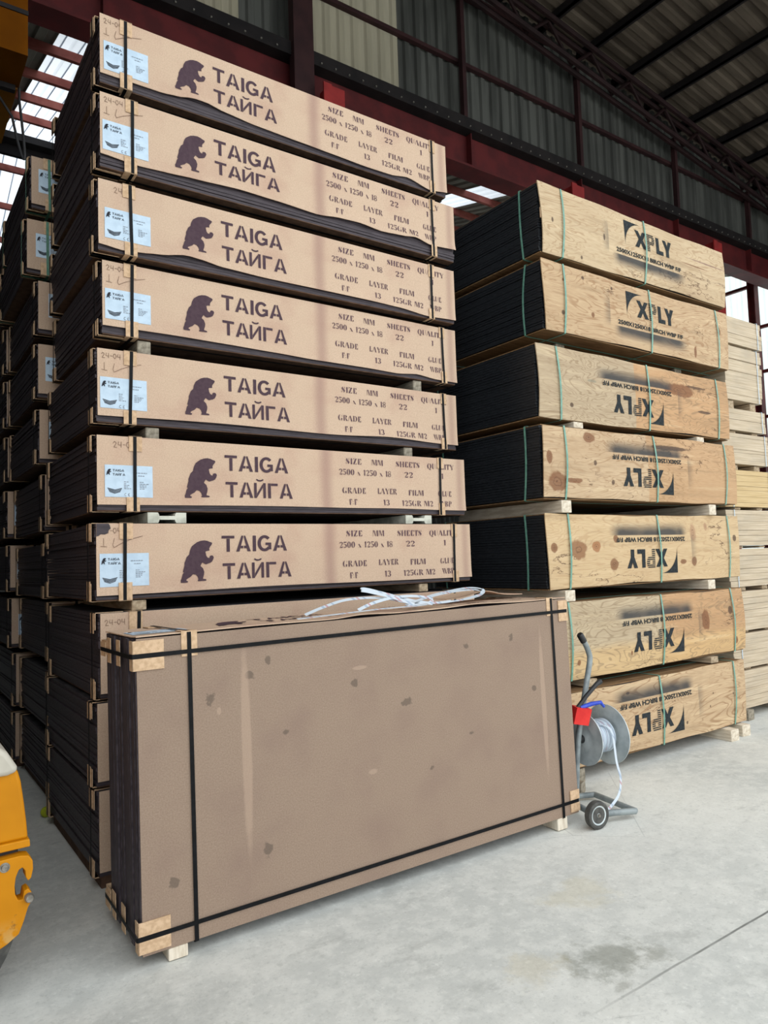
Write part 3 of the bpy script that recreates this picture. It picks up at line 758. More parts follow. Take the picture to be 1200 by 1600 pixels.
# ------------------------------------------------------------------ the pack standing on its long edge in front
marks = []
for (x, z, rx, rz_) in ((.49, 1.03, .02, .016), (.57, 1.09, .014, .018), (.31, .95, .022, .018), (1.02, .93, .02, .014), (1.31, .80, .026, .018), (1.72, 1.03, .014, .014), (2.05, 1.05, .014, .018), (.55, .27, .018, .03), (.13, .24, .02, .02), (.64, .76, .02, .01), (1.45, .45, .02, .012), (1.72, .58, .016, .012), (2.2, .75, .012, .012)):
    marks.append((x, 1.236 - z, rx * 1.2, rz_ * 1.2, dk, .7, 3.6))
for (x, z, rx, rz_) in ((.46, .72, .028, .52), (1.05, 1.0, .05, .012), (2.27, .66, .022, .48), (.34, .9, .012, .02), (1.1, .5, .03, .015)):
    marks.append((x, 1.236 - z, rx, rz_, lin(176, 152, 132), .45, .25))
M['f_cover'] = board_mat('dark_brown_hardboard', lin(134, 114, 98), lin(152, 132, 115), (), marks, .22, lin(126, 104, 94))
UP = pack((.876, 2.957, .062), .52, 'plywood pack standing on its long edge in front of the tall stack', None, True, .0,
          ((.010, .6, .25), (.03, 1.1, .12), (.035, 1.85, .2)), .0, (.02, .12, .246, .168), .215, 2.37, 7, 'strap', (), False, True, 'upright_plywood_pack', (R(-90), 0, 0), 1.236, 'f_cover', n=26, pads=True)
# its world up is local -y, so local y = 1.22 is the bottom edge
_m = Matrix.Translation((.878, 2.99, .052)) @ Matrix.Rotation(R(-1.39), 4, 'Z') @ Matrix.Rotation(R(-.5), 4, 'Y') @ Matrix.Rotation(R(-.8), 4, 'X') @ Matrix.Translation((0, 0, 1.236)) @ Matrix.Rotation(R(-90), 4, 'X')
UP.location = _m.to_translation(); UP.rotation_euler = _m.to_euler()
for c_ in list(UP.children):
    if c_.name.startswith('base_board'): c_.name = 'base_cover'
    if c_.name.startswith('corner_protector') or c_.name.startswith('strap'): pass
rnd = random.Random(3)
# cardboard pads under the lengthwise straps, lapped onto the broad face
for (x0, x1, y) in ((-.018, .11, .07), (-.018, .11, 1.166), (2.43, 2.505, .07), (2.43, 2.505, 1.166)):
    for s_ in (-1, 1):
        m = MB(); a, b = (y - .062, y - .010) if s_ < 0 else (y + .010, y + .058)
        m.box(x0, a, -.0062, x1, b, -.0012)
        if x0 < 0: m.box(-.018, a, -.0062, -.0145, b, .04)
        m.build('corner_protector', M['protector'], UP)
for z in (.2, .36):
    for yy in (.07, 1.166):
        m = MB(); m.box(-.0175, yy - .055, z, -.0145, yy + .055, z + .06); m.build('corner_protector', M['protector'], UP)
for u in (.14, 2.36):   # bearers strapped to its bottom edge
    m = MB(); m.box(u - .04, 1.237, .0, u + .04, 1.286 + (.018 if u > 1 else 0.), .50, .004); m.build('strapped_bearer', M['bearer_pale'], UP)

# tangle of white strapping lying on its top
def spline(pts, n=14):
    out = []; P = [Vector(p) for p in pts]
    for i in range(len(P) - 1):
        p0, p1, p2, p3 = P[max(i - 1, 0)], P[i], P[i + 1], P[min(i + 2, len(P) - 1)]
        for k in range(n):
            t_ = k / n
            out.append(.5 * ((2 * p1) + (-p0 + p2) * t_ + (2 * p0 - 5 * p1 + 4 * p2 - p3) * t_ ** 2 + (-p0 + 3 * p1 - 3 * p2 + p3) * t_ ** 3))
    out.append(P[-1]); return out
t = NT('printed_white_strap')
X = t.xyz()
wv = t.math('SINE', t.mul(t.add(X[0], t.mul(X[2], .6)), 95.))
wv2 = t.math('SINE', t.mul(t.add(X[0], t.mul(X[2], .6)), 31.))
c = t.mix(t.mul(t.rng(wv, .6, .9), t.mul(t.rng(wv2, .0, .3), .55)), lin(196, 206, 214), lin(120, 142, 172))
c = t.mix(t.mul(t.rng(wv2, .97, .99), .6), c, lin(176, 84, 84))
M['white_strap'] = t.set(c, .4, 0., .5)
t = NT('wound_strap')
X = t.xyz()
wv = t.math('SINE', t.add(t.mul(X[0], 420.), t.mul(t.noise(8, 2), 6.)))
wv2 = t.math('SINE', t.add(t.mul(X[0], 150.), t.mul(t.noise(14, 3), 12.)))
c = t.mix(t.mul(t.rng(wv, .2, .9), .6), lin(190, 202, 212), lin(128, 142, 164))
c = t.mix(t.mul(t.rng(wv2, .8, .98), .5), c, lin(150, 112, 128))
M['coil'] = t.set(c, .45, 0., .4)
zt = 1.324
m = MB()
def band(pts, sd): m.ribbon([(p.x, p.y - .04 * max(0., p.x - 2.3), p.z - .012 * max(0., 2.1 - p.x) / .5) for p in spline(pts)], sd, .018, .001)
band([(1.62, 3.04, zt), (1.85, 3.04, zt + .002), (2.05, 3.045, zt + .004), (2.3, 3.05, zt + .006), (2.42, 3.07, zt + .012)], (0, 1, .2))
band([(1.75, 3.2, zt), (1.86, 3.2, zt + .03), (2.0, 3.2, zt + .055), (2.2, 3.18, zt + .05), (2.34, 3.14, zt + .02), (2.5, 3.1, zt + .01), (2.62, 3.12, zt + .012)], (0, .8, .6))
band([(2.3, 3.1, zt + .01), (2.4, 3.12, zt + .03), (2.62, 3.2, zt + .05), (2.82, 3.24, zt + .06), (2.92, 3.24, zt + .055), (2.9, 3.2, zt + .03), (2.7, 3.14, zt + .012), (2.5, 3.12, zt + .01), (2.42, 3.14, zt + .025)], (0, .9, .4))
band([(2.34, 3.08, zt + .01), (2.25, 3.14, zt + .05), (2.14, 3.2, zt + .085), (2.1, 3.22, zt + .095), (2.14, 3.24, zt + .1), (2.24, 3.2, zt + .07), (2.36, 3.14, zt + .03), (2.46, 3.08, zt + .008)], (0, .6, .8))
band([(2.0, 3.1, zt + .005), (2.1, 3.12, zt + .03), (2.24, 3.14, zt + .05), (2.4, 3.16, zt + .05), (2.5, 3.14, zt + .03), (2.44, 3.1, zt + .01), (2.3, 3.08, zt + .005)], (0, .7, .7))
band([(2.44, 3.16, zt + .03), (2.6, 3.22, zt + .05), (2.86, 3.28, zt + .07), (2.97, 3.27, zt + .06), (2.93, 3.22, zt + .035), (2.75, 3.16, zt + .015)], (0, .9, .4))
tag(m.build('strapping_tangle', M['white_strap']), 'tangled loops of white printed strapping lying on top of the upright pack', 'strapping')
# loose sheet of hardboard on the top, curling up
m = MB(); NX = 40
def lz_(u, v): return 1.336 + .034 * math.exp(-((u - .3) / .13) ** 2) * (1 - .3 * v) + .0 * u
fr = [[(2.72 + .62 * i / NX, 3.27 + .2 * j, lz_(.62 * i / NX, j)) for i in range(NX + 1)] for j in (0, .5, 1)]
bk = [[(p[0], p[1], p[2] - .004) for p in r] for r in fr]
m.loft(fr, False, False); m.loft([r[::-1] for r in bk], False, False); m.loft([bk[0], fr[0]], False, False); m.loft([fr[-1], bk[-1]], False, False)
m.loft([[r[0] for r in fr], [r[0] for r in bk]], False, False); m.loft([[r[-1] for r in bk], [r[-1] for r in fr]], False, False)
tag(m.build('loose_board', M['card_plain'], None, True), 'loose curling strip of brown hardboard on top of the upright pack, behind the strapping', 'hardboard strip')

# ------------------------------------------------------------------ black film plywood packs with bare veneer covers
br = lin(116, 72, 44); bk_ = lin(72, 52, 42)
W = lambda a, b, d, **k: dict(a=a, b=b, dark=d, **k)
Xp = [  # x, y, zt, zb, flipped, wood look
 (4.063, 3.63, 4.388, 3.842, 0, W(lin(214, 186, 140), lin(228, 203, 160), lin(182, 142, 90), knots=((.24, .06, .016, .014, bk_), (.45, .05, .013, .016, bk_), (.73, .28, .012, .03, bk_), (.12, .27, .012, .02, bk_), (2.2, .36, .3, .008, lin(140, 110, 96)), (2.0, .3, .2, .006, br)), contrast=.4)),
 (4.062, 3.63, 3.791, 3.248, 0, W(lin(208, 172, 124), lin(222, 190, 142), lin(172, 124, 74), knots=((.45, .48, .016, .014, bk_), (.2, .16, .018, .02, bk_), (.22, .42, .012, .012, br), (.8, .46, .014, .016, bk_), (.55, .2, .02, .022, br), (1.95, .1, .02, .05, br), (2.35, .35, .03, .04, br)), contrast=.42)),
 (3.890, 3.575, 3.108, 2.562, 1, W(lin(196, 172, 134), lin(212, 190, 152), lin(158, 128, 88), split=(1.13, lin(212, 160, 100), lin(224, 178, 120)), knots=((.6, .33, .05, .012, lin(140, 132, 112)), (.35, .12, .02, .018, bk_), (2.0, .43, .16, .012, bk_), (1.75, .38, .22, .06, br), (2.1, .22, .1, .012, bk_)), contrast=.4)),
 (3.858, 3.525, 2.505, 1.968, 1, W(lin(212, 180, 134), lin(228, 198, 154), lin(176, 134, 84), split=(1.2, lin(210, 164, 108), lin(222, 180, 126)), knots=((.13, .13, .1, .075, br), (.5, .47, .07, .04, br), (1.5, .45, .3, .02, bk_), (.05, .3, .03, .05, br), (.55, .28, .02, .02, bk_), (.75, .14, .02, .02, bk_), (.3, .14, .1, .02, br)), contrast=.42)),
 (3.890, 3.553, 1.867, 1.322, 1, W(lin(222, 188, 132), lin(232, 202, 150), lin(196, 152, 96), knots=((.32, .28, .1, .07, lin(128, 84, 54)), (.06, .3, .035, .035, br), (.52, .3, .05, .04, lin(150, 98, 60)), (.72, .16, .05, .05, br), (.75, .36, .03, .03, br), (1.78, .4, .045, .07, lin(166, 130, 100)), (1.98, .45, .025, .035, lin(166, 130, 100)), (1.62, .16, .05, .02, br), (1.78, .16, .04, .04, br), (2.42, .35, .03, .03, bk_)), contrast=.28)),
 (3.790, 3.50, 1.232, .685, 1, W(lin(200, 178, 138), lin(214, 194, 156), lin(156, 130, 92), split=(1.29, lin(206, 156, 98), lin(218, 172, 114)), knots=((.3, .12, .02, .022, br), (.9, .13, .014, .018, br), (1.9, .3, .06, .09, br), (2.28, .36, .035, .035, bk_), (2.36, .1, .02, .03, br)), contrast=.4, grey=(.3, .2, lin(204, 170, 120)))),
 (3.640, 3.44, .622, .100, 1, W(lin(210, 176, 128), lin(226, 194, 146), lin(172, 128, 78), knots=((.9, .44, .02, .01, bk_), (2.0, .3, .008, .01, bk_), (1.95, .2, .008, .01, bk_), (2.3, .26, .008, .01, bk_), (1.62, .12, .012, .012, bk_)), contrast=.5))]
XPL = [  # stencil parts in (a, b): a right of, b below the outer corner of the triangular mark
 [(0, 0), (.217, -.004)] + [(.217 - .217 * math.sin(R(90 * k / 10)) , -.004 - (1 - math.cos(R(90 * k / 10))) * .206) for k in range(1, 10)] + [(0.0, -.212)],
 [(.135, -.2), (.185, -.2), (.215, -.152), (.245, -.2), (.295, -.2), (.243, -.125), (.29, -.055), (.243, -.055), (.213, -.098), (.185, -.055), (.137, -.055), (.187, -.125)],
 [(.43, -.055), (.472, -.055), (.472, -.165), (.53, -.165), (.53, -.2), (.43, -.2)],
 [(.527, -.055), (.572, -.055), (.592, -.1), (.612, -.055), (.657, -.055), (.613, -.14), (.613, -.2), (.57, -.2), (.57, -.14)]]
for k in range(10):
    z_ = -.2 + k * .0155
    if k < 4: XPL.append(rc(.302, z_, .342, z_ + .0085))
    elif k in (4, 5, 8, 9): XPL.append(rc(.302, z_, .405 if k in (5, 8) else .395, z_ + .0085))
    else: XPL.append(rc(.302, z_, .338, z_ + .0085)); XPL.append(rc(.37, z_, .41, z_ + .0085))
# small line of text, in Blender's built-in lettering
fc = bpy.data.curves.new('size_line', 'FONT'); fc.body = '2500X1250X18 BIRCH WBP F/F'; fc.size = .05; fc.offset = .0016; fc.resolution_u = 2
fo = bpy.data.objects.new('size_line', fc); col.objects.link(fo)
bpy.context.view_layer.update()
tm = bpy.data.meshes.new_from_object(fo.evaluated_get(bpy.context.evaluated_depsgraph_get()))
tv = [v.co.copy() for v in tm.vertices]; tf = [tuple(p.vertices) for p in tm.polygons]
bpy.data.objects.remove(fo); bpy.data.curves.remove(fc); bpy.data.meshes.remove(tm)
x0_, x1_ = min(v.x for v in tv), max(v.x for v in tv)
tv = [((v.x - x0_) / (x1_ - x0_) * .9 - .12, -.293 + v.y * .95) for v in tv]

GX = 'black plywood packs with veneer covers'
for i, (x, y, zt_, zb, fl, wd) in enumerate(Xp):
    h = zt_ - zb; rnd = random.Random(200 + i)
    names = ['topmost', 'second from the top', 'third from the top', 'fourth from the top', 'fifth from the top', 'sixth from the top', 'lowest']
    extra = ['with upright black stencil', 'with upright black stencil', 'with weathered grey left half', 'with brown stain at its left end', 'with large brown knots', 'half grey half orange, behind the trolley', 'low down behind the strapping trolley']
    root = empty('veneer_faced_pack', (x, y, zb), 'green-strapped pack %s, %s' % (extra[i], names[i] + (' of the right stack' if len((extra[i] + names[i]).split()) < 10 else ' at right')), 'plywood pack', GX)
    n = 26; th = (h - .022) / n
    m = MB(); dr = 0.
    for k in range(n):
        dr = dr * .7 + rnd.uniform(-.004, .004)
        z = .014 + k * th
        m.box(dr - .004, .006 + rnd.uniform(0, .008), z, 2.49 + dr, 1.245, z + th - rnd.choice((.001, .0016, .003, .005 if i < 2 else .002)))
    m.build('sheet_stack', M['film_black'], root)
    m = MB(); m.box(.0, .004, 0, 2.495, 1.25, .008); m.build('base_board', M['ply_base'], root)
    m = MB(); m.box(.0, .004, h - .008, 2.495, 1.25, h - .002); m.build('top_board', M['ply_base'], root)
    bow = rnd.uniform(.008, .016)
    ph = rnd.uniform(0, 6)
    def yf(u, z, bow=bow, ph=ph, h=h): 
        v = z / h
        return -.010 - bow * math.sin(math.pi * min(1, max(0, v))) + .004 * math.sin(u * 3.1 + ph) * (v - .5)
    def edge(u, top, ph=ph, i=i):
        return (.006 * math.sin(u * 2.3 + ph) + .003 * math.sin(u * 9 + ph)) * (1 if top else -1) - (.0 if top else .0)
    m = MB(); NX, NZ = 50, 8
    def sk(v): return .012 * math.sin(v * 3 + ph)
    fr = []
    for j in range(NZ + 1):
        v = j / NZ; row = []
        for q in range(NX + 1):
            u = 2.5 * q / NX
            z = (h - .004 + edge(u, True)) * v + (.008 + edge(u, False)) * (1 - v)
            uu = u + (sk(v) * (1 - q / NX) + .6 * sk(1 - v) * q / NX) * (1 if q in (0, NX) else .0)
            row.append((uu, yf(u, z), z))
        fr.append(row)
    bk2 = [[(p[0], p[1] + .008, p[2]) for p in r] for r in fr]
    m.loft(fr, False, False); m.loft([r[::-1] for r in bk2], False, False); m.loft([bk2[0], fr[0]][::-1], False, False); m.loft([bk2[-1], fr[-1]], False, False)
    m.loft([[r[0] for r in bk2], [r[0] for r in fr]], False, False); m.loft([[r[-1] for r in fr], [r[-1] for r in bk2]], False, False)
    sg = -1 if fl else 1
    if not fl: ox, oz = 1.0 - .02 * i, h - .055 - .012 * i
    else: ox, oz = {2: 1.50, 3: 1.53, 4: 1.535, 5: 1.58, 6: 1.577}[i], h - {2: .49, 3: .475, 4: .474, 5: .47, 6: .451}[i]
    mt = wood_mat('veneer_%d' % i, seed=i + 1, sign=sg, x0=ox, z0=oz, **wd)
    cov = m.build('veneer_cover', mt, root, True)
    m = MB()
    for p in XPL: m.face([(ox + sg * a, yf(ox + sg * a, oz + sg * b) - .003, oz + sg * b) for a, b in p])
    m.build('brand_stencil', M['black_paint'], cov)
    m = MB()
    i0 = len(m.v)
    m.v = [(ox + sg * a, yf(ox + sg * a, oz + sg * b) - .003, oz + sg * b) for a, b in tv]; m.f = list(tf); m.mi = [0] * len(tf)
    m.build('size_lettering', M['black_paint'], cov)
    gs = 'green_strap' if i < 5 else 'green_strap'
    for u in ((.22, 1.30, 2.32) if i else (.235, 1.27, 2.32)):
        if i == 0 and u > 2: continue
        tl = rnd.uniform(-.02, .02)
        m = MB()
        front = [(u + tl * (v - .5), yf(u, v * h) - .005 - (.010 * math.sin(math.pi * v)), v * h) for v in [k / 10 for k in range(10, -1, -1)]]
        loop = front + [(u - tl * .5, .0, -.005), (u - tl * .5, 1.25, -.005), (u, 1.256, 0), (u, 1.256, h), (u + tl * .5, 1.25, h + .003), (u + tl * .5, 0, h + .003)] + [front[0]]
        m.ribbon(loop, (1, 0, 0), .017, .0012); m.build('strap', M[gs], root)
    ys = (.163, .18, .11, .17, .18, .17, .17)[i]
    for yy in (ys, 1.09):
        if i == 2 and yy < 1: continue
        m = MB(); tl = rnd.uniform(-.03, .03); b1 = rnd.uniform(-.02, .02)
        left = [(-.014 - .004 * math.sin(math.pi * v), yy + tl * v + b1 * math.sin(math.pi * v), v * h) for v in [k / 10 for k in range(11)]]
        loop = left + [(.0, yy + tl, h + .0035), (2.49, yy, h + .0035), (2.502, yy, h), (2.502, yy, 0), (2.49, yy, -.0055), (0, yy, -.0055), left[0]]
        m.ribbon(loop, (0, 1, 0), .017, .0012); m.build('strap', M[gs], root)
    if i == 0:
        m = MB(); m.box(.0, -.016, h - .285, .075, -.009, h - .205); m.build('pasted_patch', M['protector'], root)
# bearers of that stack
gX = 'bearers in the right stack'
def gapz(i): return Xp[i + 1][2] + .006, Xp[i][3] - Xp[i + 1][2] - .0125
for (i, xs, mats, yy) in ((0, (4.5, 6.1), 'bearer_grey', 3.8), (1, (4.45, 6.05), 'bearer_grey', 3.82), (2, (4.297, 5.9), 'bearer_pale', 3.55), (3, (4.075, 5.955), 'bearer_pale', 3.51), (4, (4.058, 5.855), 'bearer_pale', 3.50), (5, (4.2, 5.76), 'bearer', 3.46)):
    z0, ht = gapz(i)
    for x, sd in zip(xs, ('left', 'right')):
        bearer(x, yy, z0, .105, 1.12, ht, 'wooden bearer between the %s and %s packs of the right stack, %s one' % (nth[i], nth[i + 1], sd), gX, mats)
# floor bearers: two pale ends stick out past the front of the stack
bearer(5.80, 3.345, 0., .105, 1.25, .092, 'pale floor bearer with its end sticking out under the right stack, nearer one', 'floor bearers of the right stack', 'bearer_pale', rot=R(-4))
bearer(6.02, 3.37, 0., .1, 1.25, .092, 'pale floor bearer sticking out under the right stack corner, farther one', 'floor bearers of the right stack', 'bearer_pale', rot=R(-8))
bearer(4.0, 3.44, 0., .1, 1.2, .092, 'weathered floor bearer under the left end of the right stack, behind the trolley', 'floor bearers of the right stack', 'bearer_grey')

# ------------------------------------------------------------------ pale timber packs at the right edge
t = NT('pale_boards')
X = t.xyz()
n1 = t.noise(5, 4, t.obj((.5, 1, 16))); n2 = t.noise(1.6, 3, t.obj((1, 1, 3)))
c = t.mix(t.rng(n1, .3, .7), lin(178, 161, 136), lin(200, 184, 160)); c = t.mix(t.mul(t.rng(n2, .45, .7), .5), c, lin(160, 150, 134))
M['pale'] = t.set(c, .8, 0., .2)
t = NT('honey_boards')
n1 = t.noise(5, 4, t.obj((.5, 1, 16)))
M['honey'] = t.set(t.mix(t.rng(n1, .3, .7), lin(186, 160, 116), lin(202, 178, 136)), .8, 0., .2)
L = [(3.485, 3.743, 7.055, 6.40, 5), (2.953, 3.459, 7.01, 6.375, 9), (2.665, 2.869, 7.04, 6.24, 4), (2.352, 2.637, 7.06, 6.24, 6), (1.955, 2.294, 7.3, 6.24, 7), (1.60, 1.925, 7.35, 6.24, 7), (1.228, 1.573, 7.35, 6.24, 6), (.835, 1.186, 7.4, 6.24, 6), (.505, .811, 7.4, 6.22, 6), (.150, .481, 7.4, 6.22, 9)]
_k = 3.68 / 3.55
L = [(1.574 + (a - 1.574) * _k, 1.574 + (b - 1.574) * _k, c_ * _k, d_ * _k, e) for a, b, c_, d_, e in L]
GL = 'pale timber packs at the right edge'
for i, (z0, z1, xr, xl, n) in enumerate(L):
    rnd = random.Random(300 + i)
    root = empty('timber_pack', (xl, 3.68, z0), 'pale timber pack, %s of the stack at the right edge' % (ordn[i]), 'timber pack', GL)
    m = MB(); h = z1 - z0; cuts = sorted([0, 1] + [(k + rnd.uniform(-.25, .25)) / n for k in range(1, n)])
    for a, b in zip(cuts, cuts[1:]):
        j = rnd.uniform(-.006, .006)
        m.box(j, rnd.uniform(0, .01), a * h, xr - xl + rnd.uniform(-.012, .012), 2.2, b * h - rnd.choice((.001, .0015, .003)))
    m.build('board_stack', M['honey'] if i == 4 else M['pale'], root)
    for u in ((xr - xl - .08,) if i < 4 else (.13, .8)):
        m = MB(); e = .004
        m.ribbon([(u, -e, h), (u, 0, h + e), (u, 2.2, h + e), (u, 2.205, h), (u, 2.205, 0), (u, 2.2, -e), (u, 0, -e), (u, -e, 0), (u, -e, h / 2), (u, -e, h)], (1, 0, 0), .01, .001); m.build('strap', M['paper'], root)
for i in range(len(L) - 1):
    z0 = L[i + 1][1] + .005; ht = L[i][0] - L[i + 1][1] - .010
    if ht > .004:
        for x, sd in ((6.72, 'left'), (7.12, 'right')):
            bearer(x, 3.71, z0, .1, 2.1, ht, 'thin spacer under the %s timber pack at the right edge, %s one' % (nth[i], sd), 'spacers in the pale timber stack', 'bearer')
bearer(6.6, 3.64, 0., .10, 2.1, L[9][0] - .005, 'grey floor block under the pale timber stack beside the right stack', 'floor blocks of the timber stack', 'bearer_grey')
bearer(7.3, 3.7, 0., .10, 2.1, L[9][0] - .005, 'floor block under the pale timber stack at its far right', 'floor blocks of the timber stack', 'bearer_grey')

# ------------------------------------------------------------------ strapping trolley with reel
T = empty('strapping_trolley', (3.6, 3.0, 0), 'grey wheeled strapping trolley with a galvanised reel and red box beside the upright pack', 'trolley')
o3 = Vector((3.6, 3.0, 0))
def L3(*p): return [tuple(Vector(q) - o3) for q in p]
m = MB()
m.tube(L3((3.44, 2.86, .06), (3.56, 2.84, .052), (3.705, 2.785, .045)), .019, 12)
m.tube(L3((3.705, 2.785, .045), (3.80, 3.16, .03)), .018, 12)
m.tube(L3((3.80, 3.16, .03), (3.72, 3.20, .03), (3.46, 3.27, .03)), .018, 12)
m.tube(L3((3.44, 2.87, .06), (3.51, 3.05, .05), (3.55, 3.24, .03)), .018, 12)
m.build('base_frame', M['galv_tube'], T, True)
m = MB()
m.tube(spline(L3((3.505, 3.06, .05), (3.525, 3.055, .3), (3.555, 3.05, .5), (3.62, 3.05, .70), (3.672, 3.05, .86), (3.684, 3.05, .905), (3.683, 3.05, .94), (3.655, 3.05, 1.0), (3.612, 3.05, 1.06)), 6), .0175, 12)
m.build('handle', M['galv_tube'], T, True)
m = MB(); m.tube(L3((3.636, 3.05, 1.026), (3.604, 3.05, 1.07), (3.600, 3.05, 1.075)), [.021, .021, .016], 12); m.build('grip', M['black_plastic'], T, True)
ax = Vector((.995, -.10, 0)).normalized()
c0 = Vector((3.625, 3.09, .423)) - o3
def disc(c, r, name):
    m = MB(); m.lathe([(.0, .0), (.03, -.004), (.045, 0), (r * .52, .006), (r * .6, .0), (r * .95, .010), (r, .006), (r, .012), (r * .95, .016), (r * .6, .006), (r * .5, .012), (0, .008)], c, ax, 56)
    return m.build(name, M['galv'], T, True)
disc(c0, .163, 'reel_flange'); disc(c0 + ax * .205, .186, 'reel_flange')
m = MB(); prof = [(.02, .0)]
for k in range(13): prof += [(.098 + .005 * (k % 2), .012 + k * .0135), (.104 - .004 * (k % 2), .012 + k * .0135 + .008)]
prof += [(.02, .186)]
m.lathe(prof, c0, ax, 40); m.build('strap_coil', M['coil'], T, True)
m = MB(); m.lathe([(0, -.03), (.022, -.03), (.026, -.02), (.026, .0), (0, .0)], c0, ax, 20); m.build('hub', M['black_plastic'], T, True)
m = MB(); e1 = c0 + ax * .105
tail = spline([e1 + Vector((-.02, -.06, .085)), e1 + Vector((.02, -.115, .05)), Vector((3.74, 2.93, .295)) - o3, Vector((3.757, 2.92, .195)) - o3, Vector((3.717, 2.91, .105)) - o3, Vector((3.6, 2.9, .045)) - o3, Vector((3.5, 2.89, .02)) - o3], 8)
tail_ = spline([e1 + Vector((.02, -.09, .06)), e1 + Vector((.06, -.12, -.04)), Vector((3.825, 2.97, .22)) - o3, Vector((3.84, 2.95, .14)) - o3, Vector((3.79, 2.93, .06)) - o3, Vector((3.72, 2.91, .022)) - o3, Vector((3.6, 2.9, .012)) - o3], 8)
m.ribbon(tail, tuple(ax), .017, .0012); m.build('loose_strap_end', M['white_strap'], T)
wa = Vector((-.12, -.99, 0)).normalized(); wc = Vector((3.405, 2.825, .079)) - o3
m = MB(); m.lathe([(.05, -.016), (.066, -.022), (.076, -.018), (.079, 0), (.076, .018), (.066, .022), (.05, .016)], wc, wa, 40)
wh = m.build('wheel', M['rubber'], T, True)
m = MB(); m.lathe([(0, .018), (.012, .018), (.013, .010), (.03, .006), (.046, .016), (.054, .018), (.054, -.018), (0, -.018)], wc, wa, 32); m.build('rim', M['galv'], wh, True)
m = MB(); m.lathe([(0, .027), (.008, .027), (.011, .022), (.011, .012), (0, .012)], wc, wa, 12); m.build('hub_nut', M['bolt'], wh, True)
# red box with a blue tool and a black lever
m = MB(); a = Vector((3.515, 3.0, .565)) - o3
m.box(-.115, -.03, -.05, -.005, .03, .05)
bx = m.build('tool_box', M['red_plastic'], T); bx.location = Vector((3.568, 2.99, .585)) - o3; bx.rotation_euler = (R(8), R(12), R(-12))
m = MB(); m.tube(L3((3.50, 2.99, .645), (3.60, 2.985, .655), (3.68, 2.98, .655), (3.705, 2.975, .625)), [.012, .014, .012, .008], 10); m.build('blue_tool', M['blue_plastic'], T, True)
m = MB(); m.tube(L3((3.47, 3.0, .63), (3.56, 2.995, .70), (3.66, 2.99, .765), (3.70, 2.99, .78)), [.014, .013, .014, .018], 10); m.build('lever', M['black_plastic'], T, True)

bearer(3.84, 3.285, 0., .085, .06, .07, 'short offcut of dark weathered timber on the floor behind the trolley frame', None, 'bearer_grey', 'timber_offcut', R(20))
m = MB(); m.lathe([(0, -.033)] + [(.033 * math.cos(R(a)), .033 * math.sin(R(a))) for a in range(-80, 81, 16)] + [(0, .033)], (0, 0, .033), (0, 0, 1), 20)
o = m.build('ball', M['lime'], None, True); o.location = (.93, 5.11, 0.); o.location = (.918, 5.19, 0)
tag(o, 'small lime green ball on the floor in the dark aisle', 'ball')

# ------------------------------------------------------------------ yellow machine at the lower left
Y0 = 3.0
K = empty('yellow_machine', (.1, Y0, 0), 'worn yellow machine with cream hood and towing hook at the lower left', 'machine')
def K2(pts): return [(p[0] - .1, p[1]) for p in pts]
def plate(poly, y0, y1, name, mat, bev=.0, parent=K):
    m = MB(); m.prism(K2(poly), 1, y0, y1); o = m.build(name, M[mat], parent, True)
    if bev:
        b = o.modifiers.new('soft_edges', 'BEVEL'); b.width = bev; b.segments = 3; b.limit_method = 'ANGLE'; b.angle_limit = R(35)
    return o
t = NT('worn_yellow')
nz = t.noise(9, 6, None, .7); n_b = t.noise(2.2, 4)
c = t.mix(t.rng(n_b, .3, .7), lin(176, 112, 2), lin(198, 130, 8))
X = t.xyz()
c = t.mix(t.mul(t.rng(nz, .60, .68), .8), c, lin(104, 74, 38)); c = t.mix(t.mul(t.rng(X[2], .36, .24), t.mul(t.rng(t.noise(24, 4), .45, .6), .7)), c, lin(186, 160, 104))
M['worn_yellow'] = t.set(c, .5, 0., .2)
plate([(-1.45, 1.02), (-.2, 1.02), (.2, .995), (.35, .965), (.40, .925), (.432, .87), (.438, .85), (.40, .84), (-1.45, .86)], -.02, 1.1, 'hood', 'cream', .02)
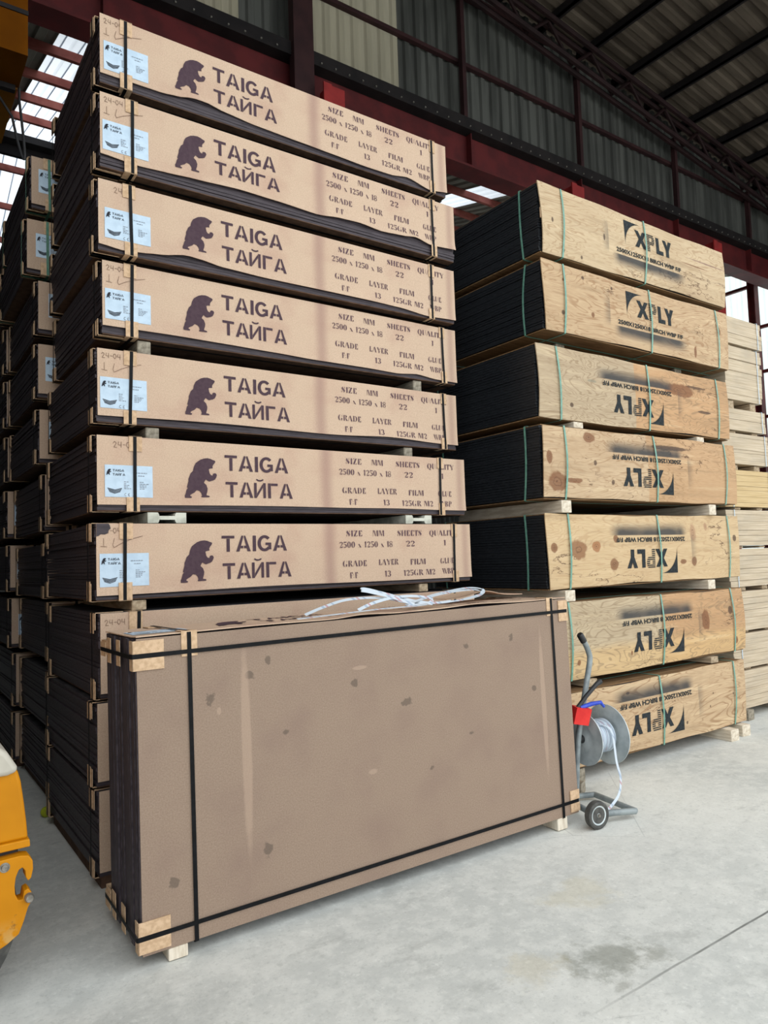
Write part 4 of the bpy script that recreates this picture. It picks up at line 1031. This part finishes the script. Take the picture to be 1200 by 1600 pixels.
plate([(-1.45, .60), (.471, .60), (.466, .66), (.458, .73), (.447, .81), (.436, .852), (.40, .872), (.3, .878), (-1.45, .87)], .0, 1.1, 'body', 'worn_yellow', .012)
plate([(-1.45, .565), (.476, .575), (.474, .602), (-1.45, .602)], -.012, 1.1, 'ledge', 'worn_yellow', .004)
plate([(-1.45, .54), (.44, .54), (.44, .567), (-1.45, .567)], .02, 1.1, 'dark_gap', 'black_plastic')
low = [(-1.45, .548), (.3, .552), (.44, .556), (.468, .55), (.481, .53), (.4825, .50), (.476, .47), (.466, .462), (.458, .476), (.456, .50), (.447, .513), (.436, .508), (.426, .485), (.422, .455), (.424, .425), (.434, .402), (.448, .402), (.452, .43), (.466, .435), (.478, .418), (.478, .39), (.466, .37), (.452, .325), (.436, .285), (.40, .262), (.30, .22), (.1, .2), (-1.45, .2)]
plate(low, -.03, .03, 'hook_plate', 'worn_yellow', .003)
plate([(-1.45, .545), (.40, .545), (.42, .30), (.36, .25), (-1.45, .25)], .03, 1.05, 'lower_body', 'worn_yellow')
plate([(-1.45, .87), (.12, .87), (.10, 1.5), (.02, 2.25), (-.1, 2.4), (-1.45, 2.4)], .12, 1.1, 'unseen_shade_block', 'worn_yellow', .02)  # upper block out of view, added to block light into the aisle
m = MB(); m.lathe([(0, .05), (.012, .05), (.016, .044), (.016, -.0), (0, 0)], (.3685, -.0, .405), (0, -1, 0), 16); m.build('hitch_pin', M['bolt'], K, True)
for (bx_, bz_) in ((.29, .528),):
    m = MB(); m.lathe([(0, .006), (.010, .006), (.012, .002), (.017, .002), (.017, 0), (0, 0)], (bx_, -.03, bz_), (0, -1, 0), 20); m.build('bolt', M['bolt'], K, True)
m = MB(); m.lathe([(.2, -.0), (.30, .0), (.325, .02), (.332, .08), (.332, .3), (.32, .34), (.2, .34)], (.0 + .018, .03, .333), (0, 1, 0), 64); m.build('wheel', M['rubber'], K, True)
m = MB(); m.lathe([(0, 0), (.2, .01), (.205, .3), (0, .3)], (.018, .04, .333), (0, 1, 0), 40); m.build('rim', M['worn_yellow'], K, True)
